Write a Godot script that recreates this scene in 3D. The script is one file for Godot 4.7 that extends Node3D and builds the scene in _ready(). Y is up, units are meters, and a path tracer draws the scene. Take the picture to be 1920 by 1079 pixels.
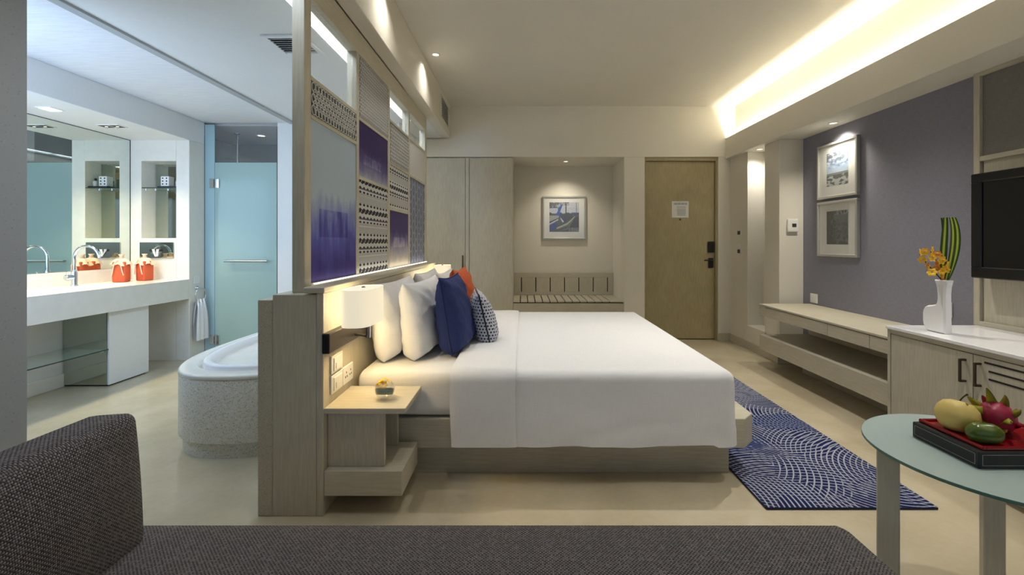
extends Node3D
# A hotel room: bed and room divider in the middle, open bathroom behind the divider, console and TV along the wall.
# Helper coordinates are (x, y, d): d is the distance into the room, so that Godot's z is -d.

var M := {}
var names := {}
var cache := {}
var rng := RandomNumberGenerator.new()

# ------------------------------------------------------------------ helpers: nodes
func v(x: float, y: float, d: float) -> Vector3:
	return Vector3(x, y, -d)

func numbered(n: String) -> String:
	if not names.has(n):
		names[n] = 0
		return n
	names[n] += 1
	return "%s_%03d" % [n, names[n]]

func thing(nm: String, label: String, cat: String, pos := Vector3.ZERO, group := "", kind := "") -> Node3D:
	var o := Node3D.new()
	o.name = numbered(nm)
	add_child(o)
	o.position = pos
	o.set_meta("label", label)
	o.set_meta("category", cat)
	if group: o.set_meta("group", group)
	if kind: o.set_meta("kind", kind)
	return o

func struct(nm: String, label: String, cat: String, pos := Vector3.ZERO) -> Node3D:
	return thing(nm, label, cat, pos, "", "structure")

func part(parent: Node3D, nm: String, mesh: Mesh, mat: Material, pos := Vector3.ZERO, rot := Vector3.ZERO) -> MeshInstance3D:
	var o := MeshInstance3D.new()
	o.name = nm
	o.mesh = mesh
	o.material_override = mat
	parent.add_child(o, true)
	o.position = pos
	o.rotation_degrees = rot
	return o

func box(parent: Node3D, nm: String, x0: float, x1: float, y0: float, y1: float, d0: float, d1: float, mat: Material, bev := 0.002) -> MeshInstance3D:
	var c := v((x0 + x1) / 2, (y0 + y1) / 2, (d0 + d1) / 2)
	return part(parent, nm, cbox(x1 - x0, y1 - y0, d1 - d0, bev), mat, c - parent.global_position)

# ------------------------------------------------------------------ helpers: meshes
func make(vs: PackedVector3Array, ix: PackedInt32Array, smooth: bool, uv := PackedVector2Array(), closed := true) -> ArrayMesh:
	var vol := 0.0
	for k in range(0, ix.size(), 3):
		vol += vs[ix[k]].dot(vs[ix[k + 1]].cross(vs[ix[k + 2]]))
	if closed and vol > 0:
		for k in range(0, ix.size(), 3):
			var t := ix[k + 1]
			ix[k + 1] = ix[k + 2]
			ix[k + 2] = t
	var a := []
	a.resize(Mesh.ARRAY_MAX)
	var nv := PackedVector3Array()
	var nn := PackedVector3Array()
	var nu := PackedVector2Array()
	if smooth:
		nn.resize(vs.size())
		for k in range(0, ix.size(), 3):
			var f := -(vs[ix[k + 1]] - vs[ix[k]]).cross(vs[ix[k + 2]] - vs[ix[k]])
			for j in 3: nn[ix[k + j]] += f
		for k in nn.size(): nn[k] = nn[k].normalized() if nn[k].length_squared() > 1e-20 else Vector3.UP
		nv = vs
		nu = uv
		a[Mesh.ARRAY_INDEX] = ix
	else:
		for k in range(0, ix.size(), 3):
			var f := (-(vs[ix[k + 1]] - vs[ix[k]]).cross(vs[ix[k + 2]] - vs[ix[k]])).normalized()
			for j in 3:
				nv.append(vs[ix[k + j]])
				nn.append(f)
				if uv.size(): nu.append(uv[ix[k + j]])
	a[Mesh.ARRAY_VERTEX] = nv
	a[Mesh.ARRAY_NORMAL] = nn
	if nu.size(): a[Mesh.ARRAY_TEX_UV] = nu
	var m := ArrayMesh.new()
	m.add_surface_from_arrays(Mesh.PRIMITIVE_TRIANGLES, a)
	return m

func cbox(sx: float, sy: float, sz: float, bev := 0.002) -> ArrayMesh:
	var key := "%.4f %.4f %.4f %.4f" % [sx, sy, sz, bev]
	if cache.has(key): return cache[key]
	var h := Vector3(sx, sy, sz) / 2
	bev = min(bev, min(sx, min(sy, sz)) * 0.3)
	var vs := PackedVector3Array()
	var ix := PackedInt32Array()
	for c in 8:
		var s := Vector3(1 if c & 1 else -1, 1 if c & 2 else -1, 1 if c & 4 else -1)
		for ax in 3:
			var p := h - Vector3.ONE * bev
			p[ax] = h[ax]
			vs.append(p * s)
	var polys := []
	for ax in 3:
		var b1 := 1 << ((ax + 1) % 3)
		var b2 := 1 << ((ax + 2) % 3)
		for s in 2:
			var c0 := (1 << ax) * s
			polys.append([c0 * 3 + ax, (c0 | b1) * 3 + ax, (c0 | b1 | b2) * 3 + ax, (c0 | b2) * 3 + ax])
		for q in 4: # edges along ax
			var c0 := (b1 if q & 1 else 0) | (b2 if q & 2 else 0)
			var c1 := c0 | (1 << ax)
			polys.append([c0 * 3 + (ax + 1) % 3, c1 * 3 + (ax + 1) % 3, c1 * 3 + (ax + 2) % 3, c0 * 3 + (ax + 2) % 3])
	for c in 8: polys.append([c * 3, c * 3 + 1, c * 3 + 2])
	for p in polys:
		var a: Vector3 = vs[p[0]]
		var out: Vector3 = (vs[p[1]] - a).cross(vs[p[2]] - a)
		if out.dot(a + vs[p[1]] + vs[p[2]]) > 0: p.reverse()
		for k in range(1, p.size() - 1):
			ix.append_array(PackedInt32Array([p[0], p[k], p[k + 1]]))
	cache[key] = make(vs, ix, false, PackedVector2Array(), false)
	return cache[key]

# box with rounded edges of radius r; faces bulge outwards by the given amounts
func soft(size: Vector3, r: float, n := 10, bulge := Vector3.ZERO) -> ArrayMesh:
	var vs := PackedVector3Array()
	var ix := PackedInt32Array()
	var h := size / 2
	var inner := (h - Vector3.ONE * r).max(Vector3.ONE * 0.0005)
	for f in 6:
		var ax := f / 2
		var s := 1.0 if f % 2 else -1.0
		var st := vs.size()
		for i in n + 1:
			for j in n + 1:
				var q := Vector3.ZERO
				var a := 2.0 * i / n - 1.0
				var b := 2.0 * j / n - 1.0
				a = sign(a) * (1.0 - pow(1.0 - abs(a), 1.7))
				b = sign(b) * (1.0 - pow(1.0 - abs(b), 1.7))
				q[ax] = s
				q[(ax + 1) % 3] = a
				q[(ax + 2) % 3] = b
				var p := q * h
				var c := p.clamp(-inner, inner)
				var w := p - c
				p = c + (w.normalized() * r if w.length() > 1e-9 else Vector3.ZERO)
				var e := Vector3(p.x / h.x, p.y / h.y, p.z / h.z)
				for k in 3:
					var o1: float = 1.0 - e[(k + 1) % 3] * e[(k + 1) % 3]
					var o2: float = 1.0 - e[(k + 2) % 3] * e[(k + 2) % 3]
					p[k] += e[k] * bulge[k] * o1 * o2
				vs.append(p)
		for i in n:
			for j in n:
				var a := st + i * (n + 1) + j
				var quad := [a, a + 1, a + n + 2, a + n + 1] if s > 0 else [a, a + n + 1, a + n + 2, a + 1]
				ix.append_array(PackedInt32Array([quad[0], quad[1], quad[2], quad[0], quad[2], quad[3]]))
	return weld(vs, ix)

# joins vertices at the same place, so that normals run on across seams
func weld(vs: PackedVector3Array, ix: PackedInt32Array, closed := true) -> ArrayMesh:
	var at := {}
	var nv := PackedVector3Array()
	var to := PackedInt32Array()
	for p in vs:
		var k := Vector3i((p * 20000.0).round())
		if not at.has(k):
			at[k] = nv.size()
			nv.append(p)
		to.append(at[k])
	var ni := PackedInt32Array()
	for k in range(0, ix.size(), 3):
		var a := to[ix[k]]
		var b := to[ix[k + 1]]
		var c := to[ix[k + 2]]
		if a != b and b != c and a != c: ni.append_array(PackedInt32Array([a, b, c]))
	return make(nv, ni, true, PackedVector2Array(), closed)

func grid(rows: Array, wrap := false, cap0 := false, cap1 := false, smooth := true, uv := PackedVector2Array(), closed := true) -> ArrayMesh:
	var vs := PackedVector3Array()
	var ix := PackedInt32Array()
	var n: int = rows[0].size()
	for r in rows: vs.append_array(PackedVector3Array(r))
	var m := n if wrap else n - 1
	for i in rows.size() - 1:
		for j in m:
			var a := i * n + j
			var b := i * n + (j + 1) % n
			ix.append_array(PackedInt32Array([a, b, b + n, a, b + n, a + n]))
	for c in 2:
		if (cap0 if c == 0 else cap1):
			var i0 := 0 if c == 0 else (rows.size() - 1) * n
			var mid := Vector3.ZERO
			for j in n: mid += vs[i0 + j]
			var st := vs.size()
			for j in n: vs.append(vs[i0 + j])
			vs.append(mid / n)
			for j in n:
				var a := st + j
				var b := st + (j + 1) % n
				ix.append_array(PackedInt32Array([b, a, st + n] if c == 0 else [a, b, st + n]))
	return make(vs, ix, smooth, uv, closed)

func lathe(profile: Array, seg := 24, sx := 1.0, sz := 1.0) -> ArrayMesh:
	var rows := []
	for p in profile:
		var r := []
		for k in seg:
			var a := TAU * k / seg
			r.append(Vector3(cos(a) * p[0] * sx, p[1], sin(a) * p[0] * sz))
		rows.append(r)
	return grid(rows, true, true, true)

# rings of a superellipse: [half x, half d, y]
func loft(rings: Array, power: float, seg := 64) -> ArrayMesh:
	var rows := []
	for g in rings:
		var r := []
		for k in seg:
			var a := TAU * k / seg
			r.append(Vector3(sign(cos(a)) * pow(abs(cos(a)), 2.0 / power) * g[0], g[2], sign(sin(a)) * pow(abs(sin(a)), 2.0 / power) * g[1]))
		rows.append(r)
	return grid(rows, true, true, true)

func tube(pts: Array, rad, seg := 10) -> ArrayMesh:
	var rows := []
	var up := Vector3(0.13, 0.97, 0.21)
	for i in pts.size():
		var t: Vector3 = (pts[min(i + 1, pts.size() - 1)] - pts[max(i - 1, 0)]).normalized()
		var s := up.cross(t)
		if s.length() < 0.05: s = Vector3(1, 0, 0.2).cross(t)
		s = s.normalized()
		var u := t.cross(s).normalized()
		up = u
		var rr: float = rad[i] if rad is Array else rad
		var r := []
		for k in seg:
			var a := TAU * k / seg
			r.append(pts[i] + (s * cos(a) + u * sin(a)) * rr)
		rows.append(r)
	return grid(rows, true, true, true)

func bezier(a: Vector3, b: Vector3, c: Vector3, e: Vector3, n := 12) -> Array:
	var o := []
	for k in n + 1: o.append(a.bezier_interpolate(b, c, e, float(k) / n))
	return o

# 2D outline in x-y, extruded along z from -t/2 to t/2 with a small chamfer
func extrude(poly: PackedVector2Array, t: float, bev := 0.004) -> ArrayMesh:
	var vs := PackedVector3Array()
	var ix := PackedInt32Array()
	var n := poly.size()
	if Geometry2D.is_polygon_clockwise(poly): poly.reverse()
	var inset := PackedVector2Array()
	for k in n:
		var e0 := (poly[k] - poly[(k + n - 1) % n]).normalized()
		var e1 := (poly[(k + 1) % n] - poly[k]).normalized()
		var nrm := (Vector2(-e0.y, e0.x) + Vector2(-e1.y, e1.x)).normalized()
		inset.append(poly[k] + nrm * bev)
	var lay := [[inset, -t / 2], [poly, -t / 2 + bev], [poly, t / 2 - bev], [inset, t / 2]]
	for l in lay:
		for p in l[0]: vs.append(Vector3(p.x, p.y, l[1]))
	for l in 3:
		for k in n:
			var a := l * n + k
			var b := l * n + (k + 1) % n
			ix.append_array(PackedInt32Array([a, b, b + n, a, b + n, a + n]))
	var tri := Geometry2D.triangulate_polygon(inset)
	for k in range(0, tri.size(), 3):
		var ccw := (inset[tri[k + 1]] - inset[tri[k]]).cross(inset[tri[k + 2]] - inset[tri[k]]) > 0
		var q := [tri[k], tri[k + 1], tri[k + 2]] if ccw else [tri[k], tri[k + 2], tri[k + 1]]
		ix.append_array(PackedInt32Array([q[0], q[2], q[1], q[0] + 3 * n, q[1] + 3 * n, q[2] + 3 * n]))
	return make(vs, ix, false)

# stuffed pillow: x is its thickness, y its height, z its width; the rim is a seam
func pillow(w: float, h: float, t: float, seed_: int, n := 22) -> ArrayMesh:
	var nz := FastNoiseLite.new()
	nz.seed = seed_
	nz.frequency = 4.0
	var vs := PackedVector3Array()
	var ix := PackedInt32Array()
	for s in [1.0, -1.0]:
		var st := vs.size()
		for i in n + 1:
			for j in n + 1:
				var a := 2.0 * i / n - 1.0
				var b := 2.0 * j / n - 1.0
				a = sign(a) * (1.0 - pow(1.0 - abs(a), 1.4))
				b = sign(b) * (1.0 - pow(1.0 - abs(b), 1.4))
				var pull_y := 1.0 - 0.08 * (1.0 - pow(abs(b), 2.0)) * pow(abs(a), 3.0)
				var pull_z := 1.0 - 0.05 * (1.0 - pow(abs(a), 2.0)) * pow(abs(b), 3.0)
				if a < 0: pull_z -= 0.10 * pow(-a, 5.0) * pow(abs(b), 3.0)
				var th := pow(max(0.0, (1.0 - pow(abs(a), 3.4 if a > 0 else 8.0)) * (1.0 - pow(abs(b), 4.6))), 0.55)
				var y := a * h / 2 * pull_y
				var z := b * w / 2 * pull_z
				var x: float = s * th * t / 2 * (1.0 - 0.22 * a)
				x += s * nz.get_noise_3d(y * 3, z * 3, s * 5) * 0.018 * min(1.0, th * 1.5)
				vs.append(Vector3(x, y, z))
		for i in n:
			for j in n:
				var a := st + i * (n + 1) + j
				var q := [a, a + 1, a + n + 2, a + n + 1]
				if s < 0: q.reverse()
				ix.append_array(PackedInt32Array([q[0], q[1], q[2], q[0], q[2], q[3]]))
	return weld(vs, ix)

func quad(w: float, h: float) -> QuadMesh:
	var q := QuadMesh.new()
	q.size = Vector2(w, h)
	return q

# ------------------------------------------------------------------ helpers: textures and materials
func noise_bytes(w: int, h: int, sw: int, sh: int, freq: float, sd: int, oct := 4) -> PackedByteArray:
	var nz := FastNoiseLite.new()
	nz.seed = sd
	nz.frequency = freq
	nz.fractal_octaves = oct
	var im: Image = nz.get_seamless_image(sw, sh)
	im.convert(Image.FORMAT_L8)
	im.resize(w, h, Image.INTERPOLATE_CUBIC)
	return im.get_data()

# colour between a and b by the sum of weighted noise layers
func noise_tex(w: int, h: int, layers: Array, a: Color, b: Color) -> ImageTexture:
	var data := PackedByteArray()
	data.resize(w * h * 3)
	var l0: PackedByteArray = layers[0][0]
	var w0: float = layers[0][1] / 255.0
	var l1: PackedByteArray = layers[1][0] if layers.size() > 1 else l0
	var w1: float = layers[1][1] / 255.0 if layers.size() > 1 else 0.0
	for k in w * h:
		var t := clampf(l0[k] * w0 + l1[k] * w1, 0.0, 1.0)
		data[k * 3] = int(255.0 * lerpf(a.r, b.r, t))
		data[k * 3 + 1] = int(255.0 * lerpf(a.g, b.g, t))
		data[k * 3 + 2] = int(255.0 * lerpf(a.b, b.b, t))
	return ImageTexture.create_from_image(Image.create_from_data(w, h, false, Image.FORMAT_RGB8, data))

# a plain ground with small chips of other colours
func specks(base: Color, chips: Array, count: int, most: int, sd: int) -> ImageTexture:
	var im := Image.create(512, 512, false, Image.FORMAT_RGB8)
	im.fill(base)
	rng.seed = sd
	for k in count:
		var w := rng.randi_range(1, most)
		var h := rng.randi_range(1, most)
		im.fill_rect(Rect2i(rng.randi_range(0, 511), rng.randi_range(0, 511), w, h), chips[rng.randi_range(0, chips.size() - 1)])
	return ImageTexture.create_from_image(im)

func img(w: int, h: int, f: Callable) -> ImageTexture:
	var im := Image.create(w, h, false, Image.FORMAT_RGB8)
	for y in h:
		for x in w: im.set_pixel(x, y, f.call((x + 0.5) / w, (y + 0.5) / h))
	return ImageTexture.create_from_image(im)

func mat(c: Color, rough := 0.6, metal := 0.0, spec := 0.5) -> StandardMaterial3D:
	var m := StandardMaterial3D.new()
	m.albedo_color = c
	m.roughness = rough
	m.metallic = metal
	m.metallic_specular = spec
	return m

func tri(t: Texture2D, size: float, rough := 0.6, tint := Color.WHITE) -> StandardMaterial3D:
	var m := mat(tint, rough)
	m.albedo_texture = t
	m.uv1_triplanar = true
	m.uv1_world_triplanar = true
	m.uv1_scale = Vector3.ONE / size
	m.uv1_triplanar_sharpness = 8.0
	return m

func glow(c: Color, e: float) -> StandardMaterial3D:
	var m := mat(c, 0.5)
	m.emission_enabled = true
	m.emission = c
	m.emission_energy_multiplier = e
	return m

func pane(c: Color, alpha: float) -> StandardMaterial3D:
	var m := mat(Color(c.r, c.g, c.b, alpha), 0.02)
	m.transparency = BaseMaterial3D.TRANSPARENCY_ALPHA
	return m

func printed(t: Texture2D, rough := 0.6) -> StandardMaterial3D:
	var m := mat(Color.WHITE, rough)
	m.albedo_texture = t
	m.metallic_specular = 0.3
	return m

func c8(r: int, g: int, b: int) -> Color:
	return Color8(r, g, b)

func materials() -> void:
	var fine := noise_bytes(512, 512, 512, 512, 0.09, 3)
	var coarse := noise_bytes(512, 512, 256, 256, 0.012, 5)
	var streak_v := noise_bytes(512, 512, 512, 32, 0.11, 7, 5)
	var streak_u := noise_bytes(512, 512, 32, 512, 0.11, 8, 5)
	M.wall = tri(noise_tex(512, 512, [[fine, 0.4], [coarse, 0.6]], c8(224, 220, 208), c8(230, 226, 215)), 1.6, 0.75)
	M.ceiling = tri(noise_tex(512, 512, [[fine, 0.5], [coarse, 0.5]], c8(225, 221, 210), c8(230, 227, 217)), 2.0, 0.85)
	M.satin = tri(noise_tex(512, 512, [[fine, 0.5], [coarse, 0.5]], c8(218, 212, 196), c8(224, 218, 204)), 2.0, 0.35)
	M.white = tri(noise_tex(512, 512, [[fine, 0.5], [coarse, 0.5]], c8(228, 228, 226), c8(234, 234, 232)), 1.5, 0.6)
	M.floor = tri(noise_tex(512, 512, [[fine, 0.25], [coarse, 0.85]], c8(182, 170, 144), c8(204, 193, 168)), 1.9, 0.22)
	M.wood = tri(noise_tex(512, 512, [[streak_v, 0.8], [coarse, 0.35]], c8(182, 175, 155), c8(204, 198, 180)), 0.75, 0.42)
	M.wood_h = tri(noise_tex(512, 512, [[streak_u, 0.8], [coarse, 0.35]], c8(182, 175, 155), c8(204, 198, 180)), 0.75, 0.42)
	M.door_wood = tri(noise_tex(512, 512, [[streak_v, 0.8], [coarse, 0.4]], c8(150, 138, 104), c8(172, 160, 124)), 0.75, 0.45)
	M.wallpaper = tri(noise_tex(512, 512, [[streak_v, 0.5], [streak_u, 0.6]], c8(122, 122, 136), c8(148, 148, 162)), 0.22, 0.75)
	M.grey_panel = tri(noise_tex(512, 512, [[streak_v, 0.5], [streak_u, 0.6]], c8(112, 110, 106), c8(136, 133, 128)), 0.22, 0.75)
	M.quartz = tri(noise_tex(512, 512, [[fine, 0.6], [coarse, 0.4]], c8(226, 222, 212), c8(240, 237, 229)), 0.4, 0.22)
	M.linen = tri(noise_tex(512, 512, [[streak_v, 0.5], [streak_u, 0.5]], c8(232, 232, 234), c8(242, 242, 244)), 0.35, 0.9)
	M.sheet = tri(noise_tex(512, 512, [[streak_v, 0.4], [streak_u, 0.6]], c8(232, 230, 228), c8(241, 240, 238)), 0.6, 0.85)
	M.shower_tile = tri(noise_tex(512, 512, [[fine, 0.5], [coarse, 0.6]], c8(72, 64, 56), c8(92, 84, 75)), 0.8, 0.5)
	# terrazzo: pale binder with small chips
	M.terrazzo = tri(specks(c8(224, 220, 206), [c8(200, 194, 174), c8(238, 235, 224), c8(184, 177, 156), c8(212, 203, 178)], 7000, 6, 3), 0.6, 0.45)
	M.streaked = tri(noise_tex(512, 512, [[streak_u, 0.8], [fine, 0.2]], c8(220, 222, 226), c8(240, 241, 242)), 1.1, 0.6)
	M.concrete = tri(specks(c8(160, 158, 155), [c8(150, 148, 145), c8(168, 166, 163), c8(164, 162, 158), c8(144, 142, 139)], 1500, 4, 4), 0.9, 0.7)
	M.stone = tri(specks(c8(192, 185, 167), [c8(178, 171, 152), c8(206, 200, 183), c8(164, 157, 138), c8(196, 187, 162)], 7000, 5, 6), 0.5, 0.6)
	# woven upholstery, one thread crossing per cell, with its relief
	rng.seed = 11
	var cells := 40
	var px := 12
	var side := cells * px
	var shade := []
	for k in cells * cells: shade.append(rng.randf())
	var wd := PackedByteArray()
	var hd := PackedByteArray()
	wd.resize(side * side * 3)
	hd.resize(side * side)
	for y in side:
		for x in side:
			var cx := x / px
			var cy := y / px
			var fx := (x % px + 0.5) / px * 2.0 - 1.0
			var fy := (y % px + 0.5) / px * 2.0 - 1.0
			var over := (cx + cy) % 2 == 0
			var round_ := sqrt(max(0.0, 1.0 - (0.55 * fx * fx + 0.95 * fy * fy if over else 0.95 * fx * fx + 0.55 * fy * fy)))
			var r: float = shade[cy * cells + cx]
			var base := c8(132, 126, 128) if over else c8(72, 67, 67)
			base = base.lerp(c8(168, 160, 162), r * r * 0.6)
			if round_ < 0.42: base = c8(52, 48, 48) # darker colour between the threads
			var k := y * side + x
			wd[k * 3] = int(base.r * 255)
			wd[k * 3 + 1] = int(base.g * 255)
			wd[k * 3 + 2] = int(base.b * 255)
			hd[k] = int(255 * round_)
	var wt := ImageTexture.create_from_image(Image.create_from_data(side, side, false, Image.FORMAT_RGB8, wd))
	var ht := ImageTexture.create_from_image(Image.create_from_data(side, side, false, Image.FORMAT_L8, hd))
	M.weave = tri(wt, 0.19, 0.95)
	M.weave.heightmap_enabled = true
	M.weave.heightmap_texture = ht
	M.weave.heightmap_scale = 0.3
	M.navy = tri(noise_tex(512, 512, [[streak_v, 0.5], [streak_u, 0.5]], c8(20, 34, 84), c8(34, 52, 112)), 0.2, 0.85)
	M.orange = tri(noise_tex(512, 512, [[streak_v, 0.5], [streak_u, 0.5]], c8(172, 74, 30), c8(202, 98, 46)), 0.2, 0.85)
	M.orange_box = mat(c8(214, 92, 52), 0.7)
	M.gauze = mat(c8(250, 214, 184), 0.8)
	# small dark checks on pale cloth
	M.checks = tri(img(128, 128, func(a: float, b: float):
		var i := int(b * 8.0)
		var fx := fposmod(a * 8.0 + (0.5 if i % 2 else 0.0), 1.0)
		var fy := fposmod(b * 8.0, 1.0)
		return c8(28, 32, 56) if fx > 0.25 and fx < 0.78 and fy > 0.2 and fy < 0.68 else c8(196, 198, 208)), 0.16, 0.9)
	M.chrome = mat(c8(214, 216, 220), 0.12, 1.0)
	M.steel = mat(c8(178, 178, 176), 0.28, 1.0)
	M.bronze = mat(c8(92, 84, 72), 0.35, 1.0)
	M.silver = mat(c8(198, 198, 194), 0.38, 0.6)
	M.mirror = mat(c8(226, 232, 226), 0.01, 1.0)
	M.grey_mirror = mat(c8(188, 196, 186), 0.03, 1.0)
	M.black = mat(c8(22, 22, 24), 0.35)
	M.black_metal = mat(c8(30, 28, 30), 0.4, 0.3)
	M.tv_frame = mat(c8(16, 16, 18), 0.3)
	M.tv_screen = mat(c8(12, 12, 13), 0.22)
	M.leather = mat(c8(26, 28, 28), 0.5)
	M.stitch = mat(c8(150, 152, 152), 0.7)
	M.lacquer = mat(c8(140, 22, 30), 0.12)
	M.plastic = mat(c8(236, 235, 232), 0.4)
	M.plastic_grey = mat(c8(196, 195, 190), 0.4)
	M.dark_slot = mat(c8(34, 30, 26), 0.8)
	M.porcelain = mat(c8(244, 244, 246), 0.12)
	M.vase = mat(c8(236, 235, 236), 0.16)
	M.towel = tri(noise_tex(512, 512, [[fine, 1.0]], c8(232, 232, 238), c8(246, 246, 250)), 0.05, 0.95)
	M.glass = pane(c8(236, 244, 244), 0.06)
	M.frosted = mat(c8(166, 192, 188), 0.16)
	M.frosted.backlight_enabled = true
	M.frosted.backlight = Color(0.45, 0.5, 0.5)
	M.frosted_pale = mat(c8(176, 204, 210), 0.16)
	M.frosted_pale.backlight_enabled = true
	M.frosted_pale.backlight = Color(0.45, 0.5, 0.5)
	M.table_glass = mat(c8(180, 199, 197), 0.1)
	M.glass_edge = mat(c8(96, 132, 118), 0.1)
	M.shelf_glass = pane(c8(190, 220, 208), 0.2)
	M.dark_edge = mat(c8(44, 58, 52), 0.2)
	M.mat_board = mat(c8(240, 239, 236), 0.8)
	M.trim_grey = mat(c8(176, 178, 178), 0.6)
	M.led_warm = glow(Color(1.0, 0.965, 0.89), 2.2)
	M.led_white = glow(Color(1.0, 0.98, 0.94), 1.6)
	M.lens = glow(Color(1.0, 0.95, 0.84), 3.0)
	M.lamp_shade = glow(Color(1.0, 0.955, 0.85), 0.62)
	M.pear = mat(c8(226, 200, 118), 0.45)
	M.mango = mat(c8(78, 98, 26), 0.22)
	M.dragon = mat(c8(168, 40, 74), 0.4)
	M.dragon_leaf = mat(c8(150, 150, 40), 0.5)
	M.twig = mat(c8(52, 36, 22), 0.7)
	M.petal = mat(c8(242, 200, 52), 0.5)
	M.petal.backlight_enabled = true
	M.petal.backlight = Color(0.5, 0.36, 0.1)
	M.petal_deep = mat(c8(222, 150, 34), 0.5)
	M.leaf = mat(c8(52, 78, 26), 0.4)
	M.leaf_stripe = printed(img(64, 16, func(a: float, _b: float):
		return c8(178, 186, 78) if abs(a - 0.5) < 0.16 else (c8(58, 86, 34) if abs(a - 0.5) < 0.4 else c8(34, 62, 30))), 0.4)
	M.ink = mat(c8(60, 64, 66), 0.3)

# ------------------------------------------------------------------ lights
func area(parent: Node3D, nm: String, at: Vector3, to: Vector3, size: Vector2, c: Color, e: float) -> AreaLight3D:
	var l := AreaLight3D.new()
	l.name = nm
	parent.add_child(l)
	l.area_size = size
	l.light_color = c
	l.light_energy = e
	l.area_range = 12.0
	l.shadow_enabled = true
	l.global_transform = Transform3D(Basis.looking_at(to - at, Vector3.UP if abs((to - at).normalized().y) < 0.95 else Vector3.FORWARD), at)
	return l

func downlight(at: Vector3, e: float, angle: float, label: String, c := Color(1.0, 0.985, 0.955), to := Vector3.ZERO, r := 0.028) -> Node3D:
	var o := thing("ceiling_downlight", label, "downlight", at, "recessed downlights")
	part(o, "trim_ring", lathe([[r * 1.45, 0.0], [r * 1.45, -0.004], [r * 1.05, -0.005], [r, 0.0]], 24), M.plastic)
	part(o, "lens", lathe([[r, -0.001], [r * 0.7, -0.003], [0.001, -0.0035]], 20), M.lens)
	var l := SpotLight3D.new()
	l.name = "light"
	o.add_child(l)
	l.spot_angle = angle
	l.spot_angle_attenuation = 1.0
	l.spot_range = 12.0
	l.spot_attenuation = 2.0
	l.light_energy = e
	l.light_color = c
	l.light_size = r
	l.shadow_enabled = true
	var from := at + Vector3(0, -0.012, 0)
	var dir := Vector3.DOWN if to == Vector3.ZERO else (to - from).normalized()
	l.global_transform = Transform3D(Basis.looking_at(dir, Vector3.FORWARD), from)
	return o

const WARM := Color(1.0, 0.96, 0.88)
const COOL := Color(0.72, 0.84, 1.0)

func _ready() -> void:
	# camera: an upright one-point view whose vanishing point lies above and beside the middle of the frame
	var f := 830.0
	var cam := Camera3D.new()
	cam.name = "camera"
	add_child(cam)
	cam.projection = Camera3D.PROJECTION_FRUSTUM
	cam.near = 0.05
	cam.far = 60.0
	cam.size = cam.near * 1079.0 / f
	cam.frustum_offset = Vector2(-20.0, -84.5) / f * cam.near
	cam.position = Vector3(0, 1.22, 0)
	cam.current = true
	var we := WorldEnvironment.new()
	we.name = "surroundings"
	add_child(we)
	var env := Environment.new()
	env.background_mode = Environment.BG_SKY
	var sky := Sky.new()
	var sm := ProceduralSkyMaterial.new()
	sm.sky_top_color = c8(120, 160, 215)
	sm.sky_horizon_color = c8(190, 210, 235)
	sm.ground_horizon_color = c8(150, 160, 170)
	sm.ground_bottom_color = c8(90, 95, 100)
	sky.sky_material = sm
	env.sky = sky
	env.background_energy_multiplier = 0.6
	env.tonemap_mode = Environment.TONE_MAPPER_LINEAR
	env.tonemap_exposure = 0.95
	env.sdfgi_enabled = true
	env.ssao_enabled = true
	env.ssil_enabled = true
	we.environment = env
	materials()
	shell()
	lamps_and_daylight()
	bathroom()
	divider()
	bed()
	bedside()
	back_wall_fittings()
	console_wall()
	foreground()

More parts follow.
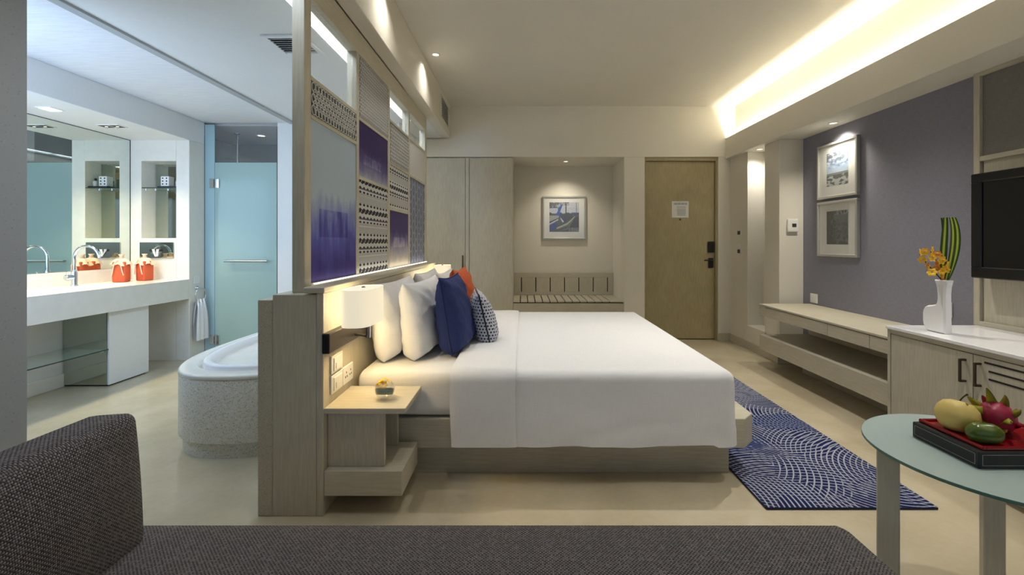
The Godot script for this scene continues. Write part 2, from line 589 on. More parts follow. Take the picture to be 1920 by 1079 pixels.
# ------------------------------------------------------------------ daylight and large lights
func lamps_and_daylight() -> void:
	# daylight through the bathroom window and through the room's window behind the sofa
	var w1: Node3D = struct("window_1", "wide bathroom window with a slim white frame", "window", v(-3.2, 0.9, 2.05))
	box(w1, "frame", -3.94, -2.56, 0.86, 0.90, 2.0, 2.1, M.white)
	box(w1, "frame", -3.94, -2.56, 2.30, 2.34, 2.0, 2.1, M.white)
	box(w1, "frame", -3.94, -3.90, 0.90, 2.30, 2.0, 2.1, M.white)
	box(w1, "frame", -2.60, -2.56, 0.90, 2.30, 2.0, 2.1, M.white)
	box(w1, "pane", -3.90, -2.60, 0.90, 2.30, 2.045, 2.051, M.glass, 0.0)
	area(w1, "daylight", v(-3.25, 1.6, 2.14), v(-3.15, 1.65, 4.0), Vector2(1.26, 1.36), COOL, 3.3)
	var w2: Node3D = struct("window_2", "tall window wall behind the sofa", "window", v(0.4, 0.3, -1.3))
	box(w2, "frame", -1.64, 2.44, 0.26, 0.30, -1.36, -1.26, M.white)
	box(w2, "frame", -1.64, 2.44, 2.30, 2.34, -1.36, -1.26, M.white)
	for x in [-1.64, 0.38, 2.40]: box(w2, "frame", x, x + 0.04, 0.30, 2.30, -1.36, -1.26, M.white)
	box(w2, "pane", -1.60, 0.38, 0.30, 2.30, -1.315, -1.309, M.glass, 0.0)
	box(w2, "pane", 0.42, 2.40, 0.30, 2.30, -1.315, -1.309, M.glass, 0.0)
	area(w2, "daylight", v(0.4, 1.3, -1.22), v(0.4, 1.25, 3.0), Vector2(3.9, 1.9), Color(0.93, 0.96, 1.0), 0.45)
	# warm strip in the ceiling cove above the console
	var cove := thing("cove_light_strip", "warm light strip hidden in the ceiling cove above the blue wall", "light strip", v(2.60, 2.372, 2.2))
	box(cove, "diffuser", 2.575, 2.625, 2.372, 2.384, -1.0, 5.44, M.led_warm, 0.0)
	for k in 3:
		area(cove, "light", v(2.60, 2.39, 0.1 + k * 2.15), v(2.57, 4.0, 0.1 + k * 2.15), Vector2(0.04, 2.1), Color(1.0, 0.965, 0.89), 1.9)
	# luminous slot in the bathroom ceiling beside the divider
	var slot := thing("ceiling_light_panel", "long white light panel recessed in the bathroom ceiling beside the divider", "light panel", v(-1.195, 2.55, 3.2))
	box(slot, "diffuser", -1.27, -1.12, 2.545, 2.555, 1.4, 4.70, M.led_white, 0.0)
	for k in 2:
		area(slot, "light", v(-1.195, 2.535, 2.22 + 1.65 * k), v(-1.195, 0.0, 2.22 + 1.65 * k), Vector2(0.14, 1.6), Color(0.86, 0.93, 1.0), 1.1)
	# downlights; several out of view are added to brighten the room
	downlight(v(-0.786, 2.92, 4.0), 0.6, 62, "small round downlight in the bedroom ceiling close to the bulkhead, towards the wardrobe")
	downlight(v(-0.786, 2.92, 2.82), 0.6, 62, "small round downlight in the bedroom ceiling above the bedside lamp")
	downlight(v(0.3, 2.92, 3.05), 1.9, 37, "added downlight out of view in the bedroom ceiling, brightening the bed")  # added main light for the bed, no fitting seen here
	downlight(v(1.8, 2.92, 3.05), 3.0, 48, "added downlight out of view in the bedroom ceiling, brightening the blue rug and console side")  # added fill over rug and console, no fitting seen
	downlight(v(1.55, 2.92, 1.5), 1.5, 45, "added downlight out of view in the bedroom ceiling, brightening the glass side table")  # added to lift the table, unseen fitting
	downlight(v(-0.1, 2.92, 1.2), 0.6, 40, "added downlight out of view in the bedroom ceiling, brightening the daybed")  # added fill for the daybed, unseen fitting
	downlight(v(2.68, 2.26, 1.9), 0.8, 60, "added downlight out of view in the soffit, brightening television and cabinet")  # added to brighten television and cabinet, beyond the frame
	downlight(v(0.564, 2.28, 5.78), 0.7, 55, "small round downlight in the top of the luggage niche", WARM, v(0.57, 0.9, 6.1))
	downlight(v(2.70, 2.26, 3.85), 1.15, 60, "small round downlight in the soffit above the framed pictures", WARM, v(2.80, 1.2, 3.95))
	downlight(v(2.64, 2.26, 4.93), 0.45, 65, "small round downlight in the top of the tall wall recess")

# ------------------------------------------------------------------ room shell
func shell() -> void:
	var fl := struct("floor", "polished beige stone floor running through room and bathroom", "floor")
	box(fl, "slab", -4.3, 3.1, -0.12, 0.0, -1.5, 6.4, M.floor, 0.0)
	var ce := struct("ceiling", "cream painted bedroom ceiling", "ceiling")
	box(ce, "panel", -0.92, 2.95, 2.92, 3.02, -1.5, 5.7, M.ceiling, 0.0)
	# bathroom ceiling with a slot for the light panel
	var bc := struct("ceiling_bathroom", "white bathroom ceiling with a thin grey dividing strip", "ceiling")
	box(bc, "panel", -2.46, -1.27, 2.52, 2.62, -1.5, 4.95, M.white, 0.0)
	box(bc, "panel", -4.3, -2.52, 2.52, 2.62, -1.5, 4.95, M.streaked, 0.0)
	box(bc, "panel", -1.12, -1.0, 2.52, 2.62, -1.5, 5.5, M.white, 0.0)
	box(bc, "slot_top", -1.30, -1.09, 2.56, 2.62, -1.5, 4.95, M.white, 0.0)
	box(bc, "slot_end", -1.27, -1.12, 2.52, 2.56, -1.5, 1.38, M.white, 0.0)
	box(bc, "slot_end", -1.27, -1.12, 2.52, 2.56, 4.72, 4.95, M.white, 0.0)
	box(bc, "dividing_strip", -2.52, -2.46, 2.505, 2.62, -1.5, 4.80, M.trim_grey, 0.0)
	box(bc, "panel", -1.32, -1.12, 2.52, 2.62, 4.95, 5.5, M.white, 0.0)
	# bulkhead over the divider
	var bh := struct("trim_1", "satin cream bulkhead running above the room divider", "bulkhead")
	box(bh, "face", -1.02, -0.90, 2.52, 2.92, -1.5, 5.5, M.satin, 0.004)
	var gr := thing("air_grille", "cream rectangular air grille at the end of the bulkhead", "grille", v(-0.895, 2.63, 5.0))
	box(gr, "backing", -0.8995, -0.897, 2.60, 2.84, 4.86, 5.30, M.dark_slot, 0.0)
	for q in [[2.59, 2.605], [2.835, 2.85]]: box(gr, "frame", -0.8995, -0.888, q[0], q[1], 4.84, 5.32, M.wall)
	for q in [[4.84, 4.86], [5.30, 5.32]]: box(gr, "frame", -0.8995, -0.888, 2.605, 2.835, q[0], q[1], M.wall)
	for k in 9: part(gr, "blade", cbox(0.012, 0.003, 0.44, 0.0), M.wall, v(-0.891, 2.617 + 0.0255 * k, 5.08) - gr.global_position, Vector3(0, 0, -35))
	# back wall with openings for wardrobe, niche and door
	var wb := struct("wall_back", "cream wall around wardrobe, luggage niche and entrance door", "wall")
	box(wb, "lintel", -1.34, 2.58, 2.285, 2.505, 5.5, 5.66, M.wall, 0.0)
	box(wb, "upper_wall", -1.44, 2.95, 2.505, 2.94, 5.512, 5.66, M.wall, 0.0)
	box(wb, "pier", 1.259, 1.518, 0.0, 2.285, 5.5, 5.66, M.wall, 0.004)
	box(wb, "pier", 2.43, 2.62, 0.0, 2.285, 5.5, 5.66, M.wall, 0.004)
	box(wb, "niche_back", -0.13, 1.40, 0.0, 2.4, 6.17, 6.3, M.wall, 0.0)
	box(wb, "niche_side", 1.259, 1.40, 0.0, 2.285, 5.66, 6.17, M.wall, 0.0)
	box(wb, "niche_top", -0.13, 1.40, 2.285, 2.4, 5.66, 6.17, M.wall, 0.0)
	box(wb, "backing", 1.40, 2.65, 0.0, 2.4, 5.66, 5.75, M.wall, 0.0)
	box(wb, "side", -1.44, -1.34, 0.0, 2.6, 4.95, 6.2, M.wall, 0.0)
	# right-hand side: switch wall, tall recess, pilaster, then the deep blue-grey wall
	var wr := struct("wall_right", "cream wall with a tall lit recess, turning into a blue-grey papered wall", "wall")
	box(wr, "switch_wall", 2.58, 2.95, 0.0, 2.26, 5.08, 5.7, M.wall, 0.004)
	box(wr, "recess_back", 2.76, 2.95, 0.0, 2.26, 4.7, 5.1, M.wall, 0.0)
	box(wr, "recess_sill", 2.58, 2.78, 0.0, 0.27, 4.69, 5.09, M.wall, 0.004)
	box(wr, "pilaster", 2.58, 2.95, 0.0, 2.26, 4.45, 4.72, M.wall, 0.004)
	box(wr, "edge_strip", 2.752, 2.76, 0.27, 2.26, 4.78, 4.81, M.wood, 0.0)
	box(wr, "papered_wall", 2.82, 2.95, 0.0, 2.4, 2.737, 4.46, M.wallpaper, 0.0)
	box(wr, "base_wall", 2.82, 2.95, 0.0, 2.4, -1.5, 2.74, M.wall, 0.0)
	box(wr, "upper_wall", 2.65, 2.95, 2.37, 2.95, -1.5, 5.7, M.ceiling, 0.0)
	# cove: soffit, fascia
	var cv := struct("trim_2", "cream soffit and fascia of the ceiling cove", "cove")
	box(cv, "soffit", 2.54, 2.95, 2.26, 2.37, -1.5, 5.6, M.wall, 0.0)
	box(cv, "fascia", 2.52, 2.545, 2.26, 2.515, -1.5, 5.6, M.wall, 0.003)
	# base boards
	var bb := struct("baseboard_back", "low beige base board beside the door", "baseboard")
	box(bb, "board", 2.43, 2.58, 0.0, 0.09, 5.486, 5.5, M.stone)
	box(bb, "board", 2.566, 2.58, 0.0, 0.09, 4.45, 5.5, M.stone)
	box(bb, "board", 1.259, 1.518, 0.0, 0.09, 5.486, 5.5, M.stone)
	# outer walls out of view; slabs on roof, sides and rear block stray sky light
	var wo := struct("wall_outer", "plain outer walls behind the sofa, with unseen slabs added to keep out sky light", "wall")
	box(wo, "window_wall", -2.7, -1.64, 0.0, 3.0, -1.5, -1.26, M.wall, 0.0)
	box(wo, "window_wall", 2.44, 3.0, 0.0, 3.0, -1.5, -1.26, M.wall, 0.0)
	box(wo, "window_wall", -1.64, 2.44, 0.0, 0.26, -1.5, -1.26, M.wall, 0.0)
	box(wo, "window_wall", -1.64, 2.44, 2.34, 3.0, -1.5, -1.26, M.wall, 0.0)
	box(wo, "window_wall", -2.8, -2.7, 0.0, 3.0, -1.5, -1.26, M.wall, 0.0)
	box(wo, "sky_block_roof", -4.5, 3.2, 3.02, 3.12, -1.5, 6.5, M.wall, 0.0)  # this and the next three are added to stop sky leaks
	box(wo, "sky_block_side", -4.5, -4.3, -0.12, 3.02, 1.98, 6.5, M.wall, 0.0)
	box(wo, "sky_block_side", 2.95, 3.2, -0.12, 3.02, -1.5, 6.5, M.wall, 0.0)
	box(wo, "sky_block_rear", -4.3, 2.95, -0.12, 3.02, 6.35, 6.5, M.wall, 0.0)
	# concrete pier and bathroom walls
	var wp := struct("wall_front", "grey concrete pier between sofa corner and bathroom", "wall")
	box(wp, "pier", -2.56, -2.37, 0.0, 2.52, -1.5, 2.12, M.concrete, 0.004)
	box(wp, "wall", -4.3, -3.94, 0.0, 2.52, 1.98, 2.12, M.concrete, 0.0)
	box(wp, "wall", -3.94, -2.56, 0.0, 0.86, 1.98, 2.12, M.concrete, 0.0)
	box(wp, "wall", -3.94, -2.56, 2.34, 2.52, 1.98, 2.12, M.concrete, 0.0)
	var wl := struct("wall_left", "pale bathroom wall behind the vanity, with a soffit and a shelf recess", "wall")
	box(wl, "wall", -4.3, -4.065, 0.0, 2.52, 2.0, 4.9, M.white, 0.0)
	box(wl, "soffit", -4.1, -3.45, 2.28, 2.52, 2.1, 4.8, M.white, 0.003)
	box(wl, "lower_panel", -4.07, -3.89, 0.0, 0.637, 2.1, 4.58, M.white, 0.0)
	box(wl, "base_strip", -3.89, -3.878, 0.0, 0.11, 2.1, 3.744, M.quartz)
	# end wall of the vanity with two recesses
	box(wl, "end_wall", -4.1, -3.945, 0.0, 2.28, 4.58, 4.80, M.quartz, 0.0)
	box(wl, "end_wall", -3.587, -3.45, 0.0, 2.28, 4.58, 4.80, M.quartz, 0.003)
	box(wl, "end_wall", -3.945, -3.587, 2.064, 2.28, 4.58, 4.80, M.quartz, 0.0)
	box(wl, "end_wall", -3.945, -3.587, 0.0, 1.264, 4.58, 4.80, M.quartz, 0.0)
	box(wl, "recess_back", -3.945, -3.587, 1.264, 2.064, 4.76, 4.80, M.quartz, 0.0)
	# shower enclosure behind the glass and the wall beside it
	for q in [["wall_shower_back", "dark tiled rear wall of the shower", -4.0, -1.34, 0.0, 2.62, 5.8, 5.95], ["wall_shower_side", "dark tiled side wall of the shower, next to the vanity", -3.95, -3.80, 0.0, 2.62, 4.80, 5.8], ["wall_shower_end", "dark tiled side wall of the shower, opposite the hinges", -2.66, -2.52, 0.0, 2.62, 4.90, 5.8]]:
		var ws := struct(q[0], q[1], "wall")
		box(ws, "tiling", q[2], q[3], q[4], q[5], q[6], q[7], M.shower_tile, 0.0)
	var sc := struct("ceiling_shower", "grey ceiling of the shower", "ceiling")
	box(sc, "panel", -3.95, -2.5, 2.50, 2.62, 4.86, 5.8, M.trim_grey, 0.0)
	var wz := struct("wall_side", "white bathroom wall between shower and wardrobe", "wall")
	box(wz, "wall", -2.66, -1.34, 0.0, 2.52, 4.80, 4.95, M.white, 0.003)

# ------------------------------------------------------------------ bathroom
func bathroom() -> void:
	var mi := thing("wall_mirror", "large frameless mirror above the vanity worktop", "mirror", v(-4.06, 0.96, 3.3))
	box(mi, "glass", -4.064, -4.058, 0.96, 2.275, 2.15, 4.575, M.mirror, 0.001)
	box(mi, "edge", -4.063, -4.055, 0.96, 2.28, 4.5752, 4.579, M.dark_edge, 0.0)
	box(mi, "edge", -4.063, -4.055, 2.2752, 2.279, 2.15, 4.575, M.dark_edge, 0.0)
	# vanity worktop with a sunken basin, cut out of one slab
	var va := thing("vanity_worktop", "thick pale stone vanity worktop with a deep straight apron", "worktop", v(-3.755, 0.637, 3.35))
	var csg := CSGCombiner3D.new()
	csg.name = "slab"
	va.add_child(csg)
	var sl := CSGBox3D.new()
	sl.size = Vector3(0.608, 0.202, 2.458)
	sl.position = v(-3.754, 0.738, 3.35) - va.position
	sl.material = M.quartz
	csg.add_child(sl)
	for dd in [3.89, 2.75]:
		var bs := CSGMesh3D.new()
		bs.mesh = lathe([[0.001, -0.13], [0.09, -0.128], [0.15, -0.11], [0.185, -0.06], [0.198, 0.0], [0.2, 0.02]], 36, 0.95, 1.15)
		bs.operation = CSGShape3D.OPERATION_SUBTRACTION
		bs.position = v(-3.72, 0.836, dd) - va.position
		bs.material = M.porcelain
		csg.add_child(bs)
	box(va, "upstand", -4.06, -4.045, 0.839, 0.957, 2.15, 4.578, M.quartz)
	faucet(v(-3.94, 0.839, 3.89), "tall chrome gooseneck tap on the vanity, beside the orange gift bags")
	# cabinet below
	var cb := thing("vanity_cabinet", "white floor cabinet under the vanity with a mirrored side", "cabinet", v(-3.7, 0, 3.94))
	box(cb, "body", -3.89, -3.515, 0.012, 0.636, 3.75, 4.144, M.white)
	box(cb, "door", -3.515, -3.50, 0.012, 0.634, 3.746, 4.144, M.white)
	box(cb, "plinth", -3.89, -3.52, 0.0, 0.012, 3.76, 4.13, M.dark_slot, 0.0)
	box(cb, "mirrored_side", -3.885, -3.517, 0.014, 0.634, 3.742, 3.7495, M.grey_mirror, 0.001)
	var gs := thing("glass_shelf", "clear glass shelf with a dark green edge under the vanity", "shelf", v(-3.7, 0.31, 2.95))
	box(gs, "sheet", -3.888, -3.506, 0.312, 0.320, 2.13, 3.74, M.shelf_glass, 0.0)
	box(gs, "edge", -3.505, -3.498, 0.312, 0.320, 2.13, 3.74, M.dark_edge, 0.0)
	for q in [-3.86, -3.54]: part(gs, "bracket", lathe([[0.009, -0.012], [0.009, 0.012]], 12), M.chrome, v(q, 0.30, 3.728) - gs.position, Vector3(90, 0, 0))
	# shelf recess: glass shelf, tray, cups, grey mirror behind
	var rm := thing("recess_mirror", "narrow mirror panel at the back of the bathroom shelf recess", "mirror", v(-3.77, 1.264, 4.757))
	box(rm, "glass", -3.94, -3.592, 1.268, 2.06, 4.753, 4.759, M.grey_mirror, 0.001)
	var rs := thing("recess_shelf", "glass shelf in the bathroom wall recess", "shelf", v(-3.77, 1.79, 4.67))
	box(rs, "sheet", -3.943, -3.589, 1.782, 1.790, 4.588, 4.75, M.shelf_glass, 0.0)
	box(rs, "edge", -3.943, -3.589, 1.782, 1.790, 4.582, 4.588, M.dark_edge, 0.0)
	for q in [-3.93, -3.83, -3.70]: part(rs, "bracket", lathe([[0.007, -0.02], [0.007, 0.0]], 10), M.chrome, v(q, 1.781, 4.62) - rs.position)
	var tr := thing("amenity_tray", "black tray on the glass shelf of the bathroom recess", "tray", v(-3.70, 1.79, 4.655))
	box(tr, "base", -3.80, -3.595, 1.7905, 1.806, 4.60, 4.71, M.black)
	for k in 2:
		var cu := thing("tissue_cube" if k == 0 else "glass_tumbler", ["white box printed with dark dots on the black tray", "small dark topped bottle beside the dotted white box"][k], ["box", "bottle"][k], v(-3.735 + 0.11 * k, 1.806, 4.655))
		if k == 0:
			part(cu, "body", soft(Vector3(0.085, 0.105, 0.075), 0.006, 6), M.plastic, Vector3(0, 0.0535, 0))
			for a in 2:
				for b in 3: part(cu, "dot", lathe([[0.008, 0.0], [0.008, 0.0012]], 12), M.black, Vector3(-0.02 + 0.04 * a, 0.025 + 0.03 * b, 0.0372), Vector3(90, 0, 0))
		else:
			part(cu, "body", lathe([[0.02, 0.0], [0.021, 0.05], [0.018, 0.06], [0.009, 0.064]], 16), M.plastic_grey)
			part(cu, "cap", lathe([[0.012, 0.062], [0.012, 0.085], [0.009, 0.088]], 14), M.black)
	var td := thing("tissue_dispenser", "chrome tissue plate let into the wall below the shelf recess", "tissue dispenser", v(-3.77, 1.05, 4.58))
	box(td, "plate", -3.955, -3.605, 1.058, 1.222, 4.568, 4.5795, M.grey_mirror)
	box(td, "slot", -3.85, -3.71, 1.128, 1.15, 4.5665, 4.569, M.dark_slot, 0.0)
	var ts := []
	for i in 7:
		var r := []
		for j in 9:
			var a := i / 6.0
			var b := j / 8.0 - 0.5
			r.append(Vector3(b * (0.11 - 0.085 * a), 0.01 - a * 0.075, 0.016 + 0.012 * sin(b * 14.0 + a * 2.0) * (1.0 - a * 0.5)))
		ts.append(r)
	part(td, "tissue", grid(ts, false, false, false, true, PackedVector2Array(), false), M.towel, v(-3.775, 1.14, 4.58) - td.position)
	# orange gift bags tied with cloth
	gift_bag(v(-3.87, 0.8395, 4.27), "orange gift bag with a pale cloth top beside the chrome tap", 15.0)
	gift_bag(v(-3.79, 0.8395, 4.44), "orange gift bag with a pale cloth top standing against the end wall", -12.0)
	# vanity downlights: one bright square lamp and a twin black spot
	var dl := thing("vanity_downlight", "bright square downlight in the vanity soffit", "downlight", v(-3.74, 2.28, 3.505))
	box(dl, "trim", -3.80, -3.68, 2.274, 2.2805, 3.445, 3.565, M.plastic, 0.001)
	box(dl, "lens", -3.785, -3.695, 2.271, 2.2745, 3.46, 3.55, M.lens, 0.0)
	spot(dl, v(-3.74, 2.262, 3.505), 1.5, 62)
	var tw := thing("twin_spotlight", "square twin spotlight with black baffles in the vanity soffit", "spotlight", v(-3.73, 2.28, 4.02))
	box(tw, "trim", -3.83, -3.63, 2.274, 2.2805, 3.965, 4.075, M.plastic, 0.001)
	for q in [-3.78, -3.68]:
		box(tw, "baffle", q - 0.038, q + 0.038, 2.2715, 2.2745, 3.98, 4.06, M.black, 0.0)
		part(tw, "lens", lathe([[0.012, 0.0], [0.001, -0.002]], 12), M.lens, v(q, 2.2713, 4.02) - tw.position)
		spot(tw, v(q, 2.262, 4.02), 0.8, 55)
	# towel ring
	var rg := thing("towel_ring", "chrome towel ring on the wall beside the shower", "towel ring", v(-3.45, 0.74, 4.68))
	part(rg, "post", lathe([[0.022, 0.0], [0.022, 0.008], [0.009, 0.012], [0.009, 0.045]], 16), M.chrome, Vector3.ZERO, Vector3(0, 0, -90))
	var ring := []
	for k in 25: ring.append(Vector3(0.045, -0.075 + 0.075 * cos(TAU * k / 24.0), 0.075 * sin(TAU * k / 24.0)))
	part(rg, "ring", tube(ring, 0.005, 8), M.chrome)
	var tl := thing("hand_towel", "folded white hand towel hanging from the chrome ring", "towel", v(-3.405, 0.60, 4.68))
	var rows := []
	for i in 15:
		var r := []
		var y: float = [0.02, 0.028, 0.02][0] if i == 0 else 0.0
		var s := absf(i - 7.0) / 7.0
		y = 0.03 * sqrt(1.0 - pow(1.0 - minf(s * 4.0, 1.0), 2.0)) * -1.0 + 0.025 - s * 0.40
		for j in 15:
			var b := j / 14.0 - 0.5
			var x := (0.022 if i > 7 else -0.022) * minf(s * 5.0, 1.0)
			r.append(Vector3(x + 0.006 * sin(b * 16.0 + i * 0.2), y, b * (0.11 + 0.05 * minf(s * 2.0, 1.0))))
		rows.append(r)
	part(tl, "cloth", grid(rows, false, false, false, true, PackedVector2Array(), false), M.towel)
	var sp := thing("switch_plate", "small white switch plate on the wall above the towel ring", "switch", v(-3.449, 0.80, 4.68))
	box(sp, "plate", -3.4495, -3.442, 0.785, 0.865, 4.64, 4.72, M.plastic)
	# shower front: fixed pane, door with hinges and bar
	var sd := thing("shower_door", "frosted aqua glass shower door with a clear top and a steel bar", "shower door", v(-3.0, 0.0, 4.80))
	box(sd, "frosted_pane", -3.338, -2.668, 0.012, 2.087, 4.800, 4.810, M.frosted, 0.001)
	box(sd, "clear_pane", -3.335, -2.668, 2.0875, 2.50, 4.800, 4.810, M.glass, 0.0)
	part(sd, "bar", tube([v(-3.20, 1.02, 4.745), v(-2.74, 1.02, 4.745)], 0.011, 12), M.steel, -sd.position)
	for q in [-3.16, -2.78]: part(sd, "bar_post", tube([v(q, 1.02, 4.745), v(q, 1.02, 4.80)], 0.008, 10), M.steel, -sd.position)
	for y in [1.86, 0.165]:
		box(sd, "hinge", -3.334, -3.285, y - 0.05, y + 0.05, 4.786, 4.7995, M.chrome, 0.003)
		box(sd, "hinge", -3.390, -3.340, y - 0.05, y + 0.05, 4.786, 4.7995, M.chrome, 0.003)
		box(sd, "hinge_pin", -3.341, -3.333, y - 0.04, y + 0.04, 4.788, 4.7985, M.dark_slot, 0.0)
	var sx := thing("glass_screen", "fixed pale frosted glass strip beside the shower door", "glass panel", v(-3.4, 0.0, 4.80))
	box(sx, "pane", -3.448, -3.342, 0.0, 2.50, 4.801, 4.811, M.frosted_pale, 0.001)
	var sh := thing("rain_shower", "ceiling mounted rain shower head on a thin chrome pipe", "shower head", v(-3.33, 2.1, 5.35))
	part(sh, "pipe", tube([v(-3.35, 2.50, 5.2), v(-3.35, 2.03, 5.2)], 0.011, 10), M.chrome, -sh.position)
	part(sh, "rose", lathe([[0.012, 0.03], [0.10, 0.012], [0.10, 0.0], [0.001, -0.002]], 28), M.chrome, v(-3.35, 2.0, 5.2) - sh.position)
	part(sh, "flange", lathe([[0.035, 0.0], [0.035, -0.01], [0.012, -0.014]], 18), M.chrome, v(-3.35, 2.5, 5.2) - sh.position)
	downlight(v(-3.13, 2.50, 5.3), 0.8, 60, "round downlight in the shower ceiling", Color(1.0, 0.93, 0.82), Vector3.ZERO, 0.04)
	# air vent in the ceiling
	var av := thing("ceiling_vent", "square white ceiling vent with dark slots above the bath", "vent", v(-1.50, 2.52, 2.90))
	box(av, "backing", -1.61, -1.39, 2.515, 2.5195, 2.79, 3.01, M.dark_slot, 0.0)
	for q in [[-1.64, -1.61, 2.76, 3.04], [-1.39, -1.36, 2.76, 3.04], [-1.61, -1.39, 2.76, 2.79], [-1.61, -1.39, 3.01, 3.04]]:
		box(av, "frame", q[0], q[1], 2.506, 2.5195, q[2], q[3], M.white, 0.002)
	for k in 7: part(av, "blade", cbox(0.22, 0.002, 0.016, 0.0), M.white, v(-1.5, 2.511, 2.81 + 0.03 * k) - av.position, Vector3(35, 0, 0))
	# bath in a rounded terrazzo surround
	var bt := thing("bathtub", "white bath set in a rounded speckled stone surround beside the divider", "bathtub", v(-1.70, 0, 3.45))
	part(bt, "plinth", loft([[0.50, 0.95, 0.0], [0.50, 0.95, 0.085]], 2.6), M.terrazzo)
	part(bt, "surround", loft([[0.515, 0.965, 0.085], [0.52, 0.97, 0.09], [0.52, 0.97, 0.444], [0.44, 0.87, 0.444]], 2.6), M.terrazzo)
	part(bt, "deck", loft([[0.515, 0.965, 0.4445], [0.519, 0.972, 0.446], [0.519, 0.972, 0.460], [0.517, 0.967, 0.468], [0.51, 0.96, 0.47], [0.44, 0.87, 0.47], [0.43, 0.86, 0.446]], 2.6), M.quartz)
	part(bt, "basin", loft([[0.425, 0.85, 0.44], [0.425, 0.85, 0.482], [0.418, 0.843, 0.492], [0.40, 0.825, 0.495], [0.375, 0.80, 0.490], [0.36, 0.785, 0.46], [0.33, 0.74, 0.25], [0.27, 0.66, 0.15], [0.10, 0.3, 0.135]], 2.5), M.porcelain)
	part(bt, "knob", lathe([[0.007, 0.0], [0.007, 0.008], [0.011, 0.010], [0.011, 0.02], [0.001, 0.022]], 16), M.stone, v(-1.181, 0.845, 2.06) - bt.position, Vector3(0, 0, 90))

func spot(o: Node3D, at: Vector3, e: float, angle: float, c := Color(1.0, 0.95, 0.78)) -> void:
	var l := SpotLight3D.new()
	l.name = "light"
	o.add_child(l, true)
	l.spot_angle = angle
	l.spot_angle_attenuation = 0.8
	l.spot_range = 12.0
	l.spot_attenuation = 2.0
	l.light_energy = e
	l.light_color = c
	l.light_size = 0.03
	l.shadow_enabled = true
	l.global_transform = Transform3D(Basis.looking_at(Vector3.DOWN, Vector3.FORWARD), at)

func faucet(at: Vector3, label: String) -> void:
	var o := thing("vanity_tap", label, "tap", at)
	part(o, "base", lathe([[0.028, 0.0], [0.028, 0.006], [0.022, 0.01], [0.022, 0.12], [0.016, 0.13], [0.013, 0.14]], 20), M.chrome)
	var p := [Vector3(0, 0.13, 0), Vector3(0, 0.22, 0)]
	p.append_array(bezier(Vector3(0, 0.24, 0), Vector3(0, 0.37, 0), Vector3(0.19, 0.40, 0), Vector3(0.22, 0.245, 0), 16))
	part(o, "spout", tube(p, 0.0115, 12), M.chrome)
	part(o, "lever_hub", lathe([[0.024, 0.0], [0.024, 0.05], [0.018, 0.056]], 16), M.chrome, Vector3(0.0, 0.075, 0.02), Vector3(90, 0, 0))
	part(o, "lever", tube([Vector3(0.0, 0.08, 0.06), Vector3(0.012, 0.13, 0.075)], 0.006, 8), M.chrome)

func gift_bag(at: Vector3, label: String, turn: float) -> void:
	var o := thing("gift_bag", label, "gift bag", at, "orange gift bags on the vanity")
	o.rotation_degrees.y = turn
	o.scale = Vector3(1.05, 1.3, 1.05)
	part(o, "body", soft(Vector3(0.10, 0.15, 0.09), 0.008, 8, Vector3(0.008, 0.0, 0.008)), M.orange_box, Vector3(0, 0.0752, 0))
	var rows := []
	for i in 6:
		var r := []
		for k in 28:
			var a := TAU * k / 28.0
			var s := i / 5.0
			var rad := lerpf(0.018, 0.072, s) * (1.0 + 0.16 * s * sin(a * 7.0))
			r.append(Vector3(cos(a) * rad, 0.175 - s * s * 0.05 + 0.008 * sin(a * 5.0) * s, sin(a) * rad * 0.92))
		rows.append(r)
	part(o, "cloth_top", grid(rows, true, true, false, true, PackedVector2Array(), false), M.gauze)
	part(o, "knot", lathe([[0.006, 0.17], [0.02, 0.18], [0.013, 0.19], [0.024, 0.205], [0.001, 0.2]], 12), M.gauze)
	for s in [-1, 1]: part(o, "ribbon", tube(bezier(Vector3(0, 0.165, 0.05), Vector3(0.03 * s, 0.15, 0.07), Vector3(0.03 * s, 0.09, 0.062), Vector3(0.045 * s, 0.05, 0.058), 8), 0.0045, 6), M.gauze)

# ------------------------------------------------------------------ room divider with headboard wall
func textile(a: float, b: float) -> Color:
	# bands of dark diamonds, dashes and zigzags woven on pale cloth
	var pale := c8(208, 210, 208)
	var dark := c8(36, 34, 46)
	var n := 9.0
	var fx := fposmod(a * n, 1.0)
	var row := fposmod(b * 3.1, 1.0)
	if row < 0.07: return dark if fposmod(fx + row * 3.0, 1.0) < 0.8 else pale
	if row < 0.12: return dark if absf(fx - 0.5) > (row - 0.07) * 8.0 else pale
	if row < 0.20: return pale
	if row < 0.27: return dark if absf(fx - 0.5) < (row - 0.20) * 6.0 else pale
	if row < 0.31: return c8(88, 90, 108)
	if row < 0.36: return pale
	if row < 0.43: return dark if absf(fx - 0.5) + absf(row - 0.395) * 7.0 < 0.36 else pale
	if row < 0.78:
		var q := fposmod(row * 34.0, 1.0)
		return c8(118, 120, 126) if q < 0.45 and fposmod(a * 27.0 + floorf(row * 34.0) * 0.5, 1.0) < 0.6 else pale
	if row < 0.86: return dark if absf(fx - 0.5) + absf(row - 0.82) * 6.0 < 0.34 else pale
	if row < 0.92: return pale
	return dark if absf(fx - 0.5) < (row - 0.92) * 7.0 else pale

func ikat(a: float, b: float) -> Color:
	# upright leaf shapes in offset columns
	var col := floorf(a * 6.0)
	var fx := fposmod(a * 6.0, 1.0) - 0.5
	var fy := fposmod(b * 7.0 + (0.5 if int(col) % 2 else 0.0), 1.0)
	var w := 0.42 * sin(PI * fy)
	if absf(fx) < w * 0.35: return c8(64, 70, 118)
	if absf(fx) < w * 0.62: return c8(206, 210, 218)
	if absf(fx) < w: return c8(28, 32, 62)
	return c8(150, 158, 184)

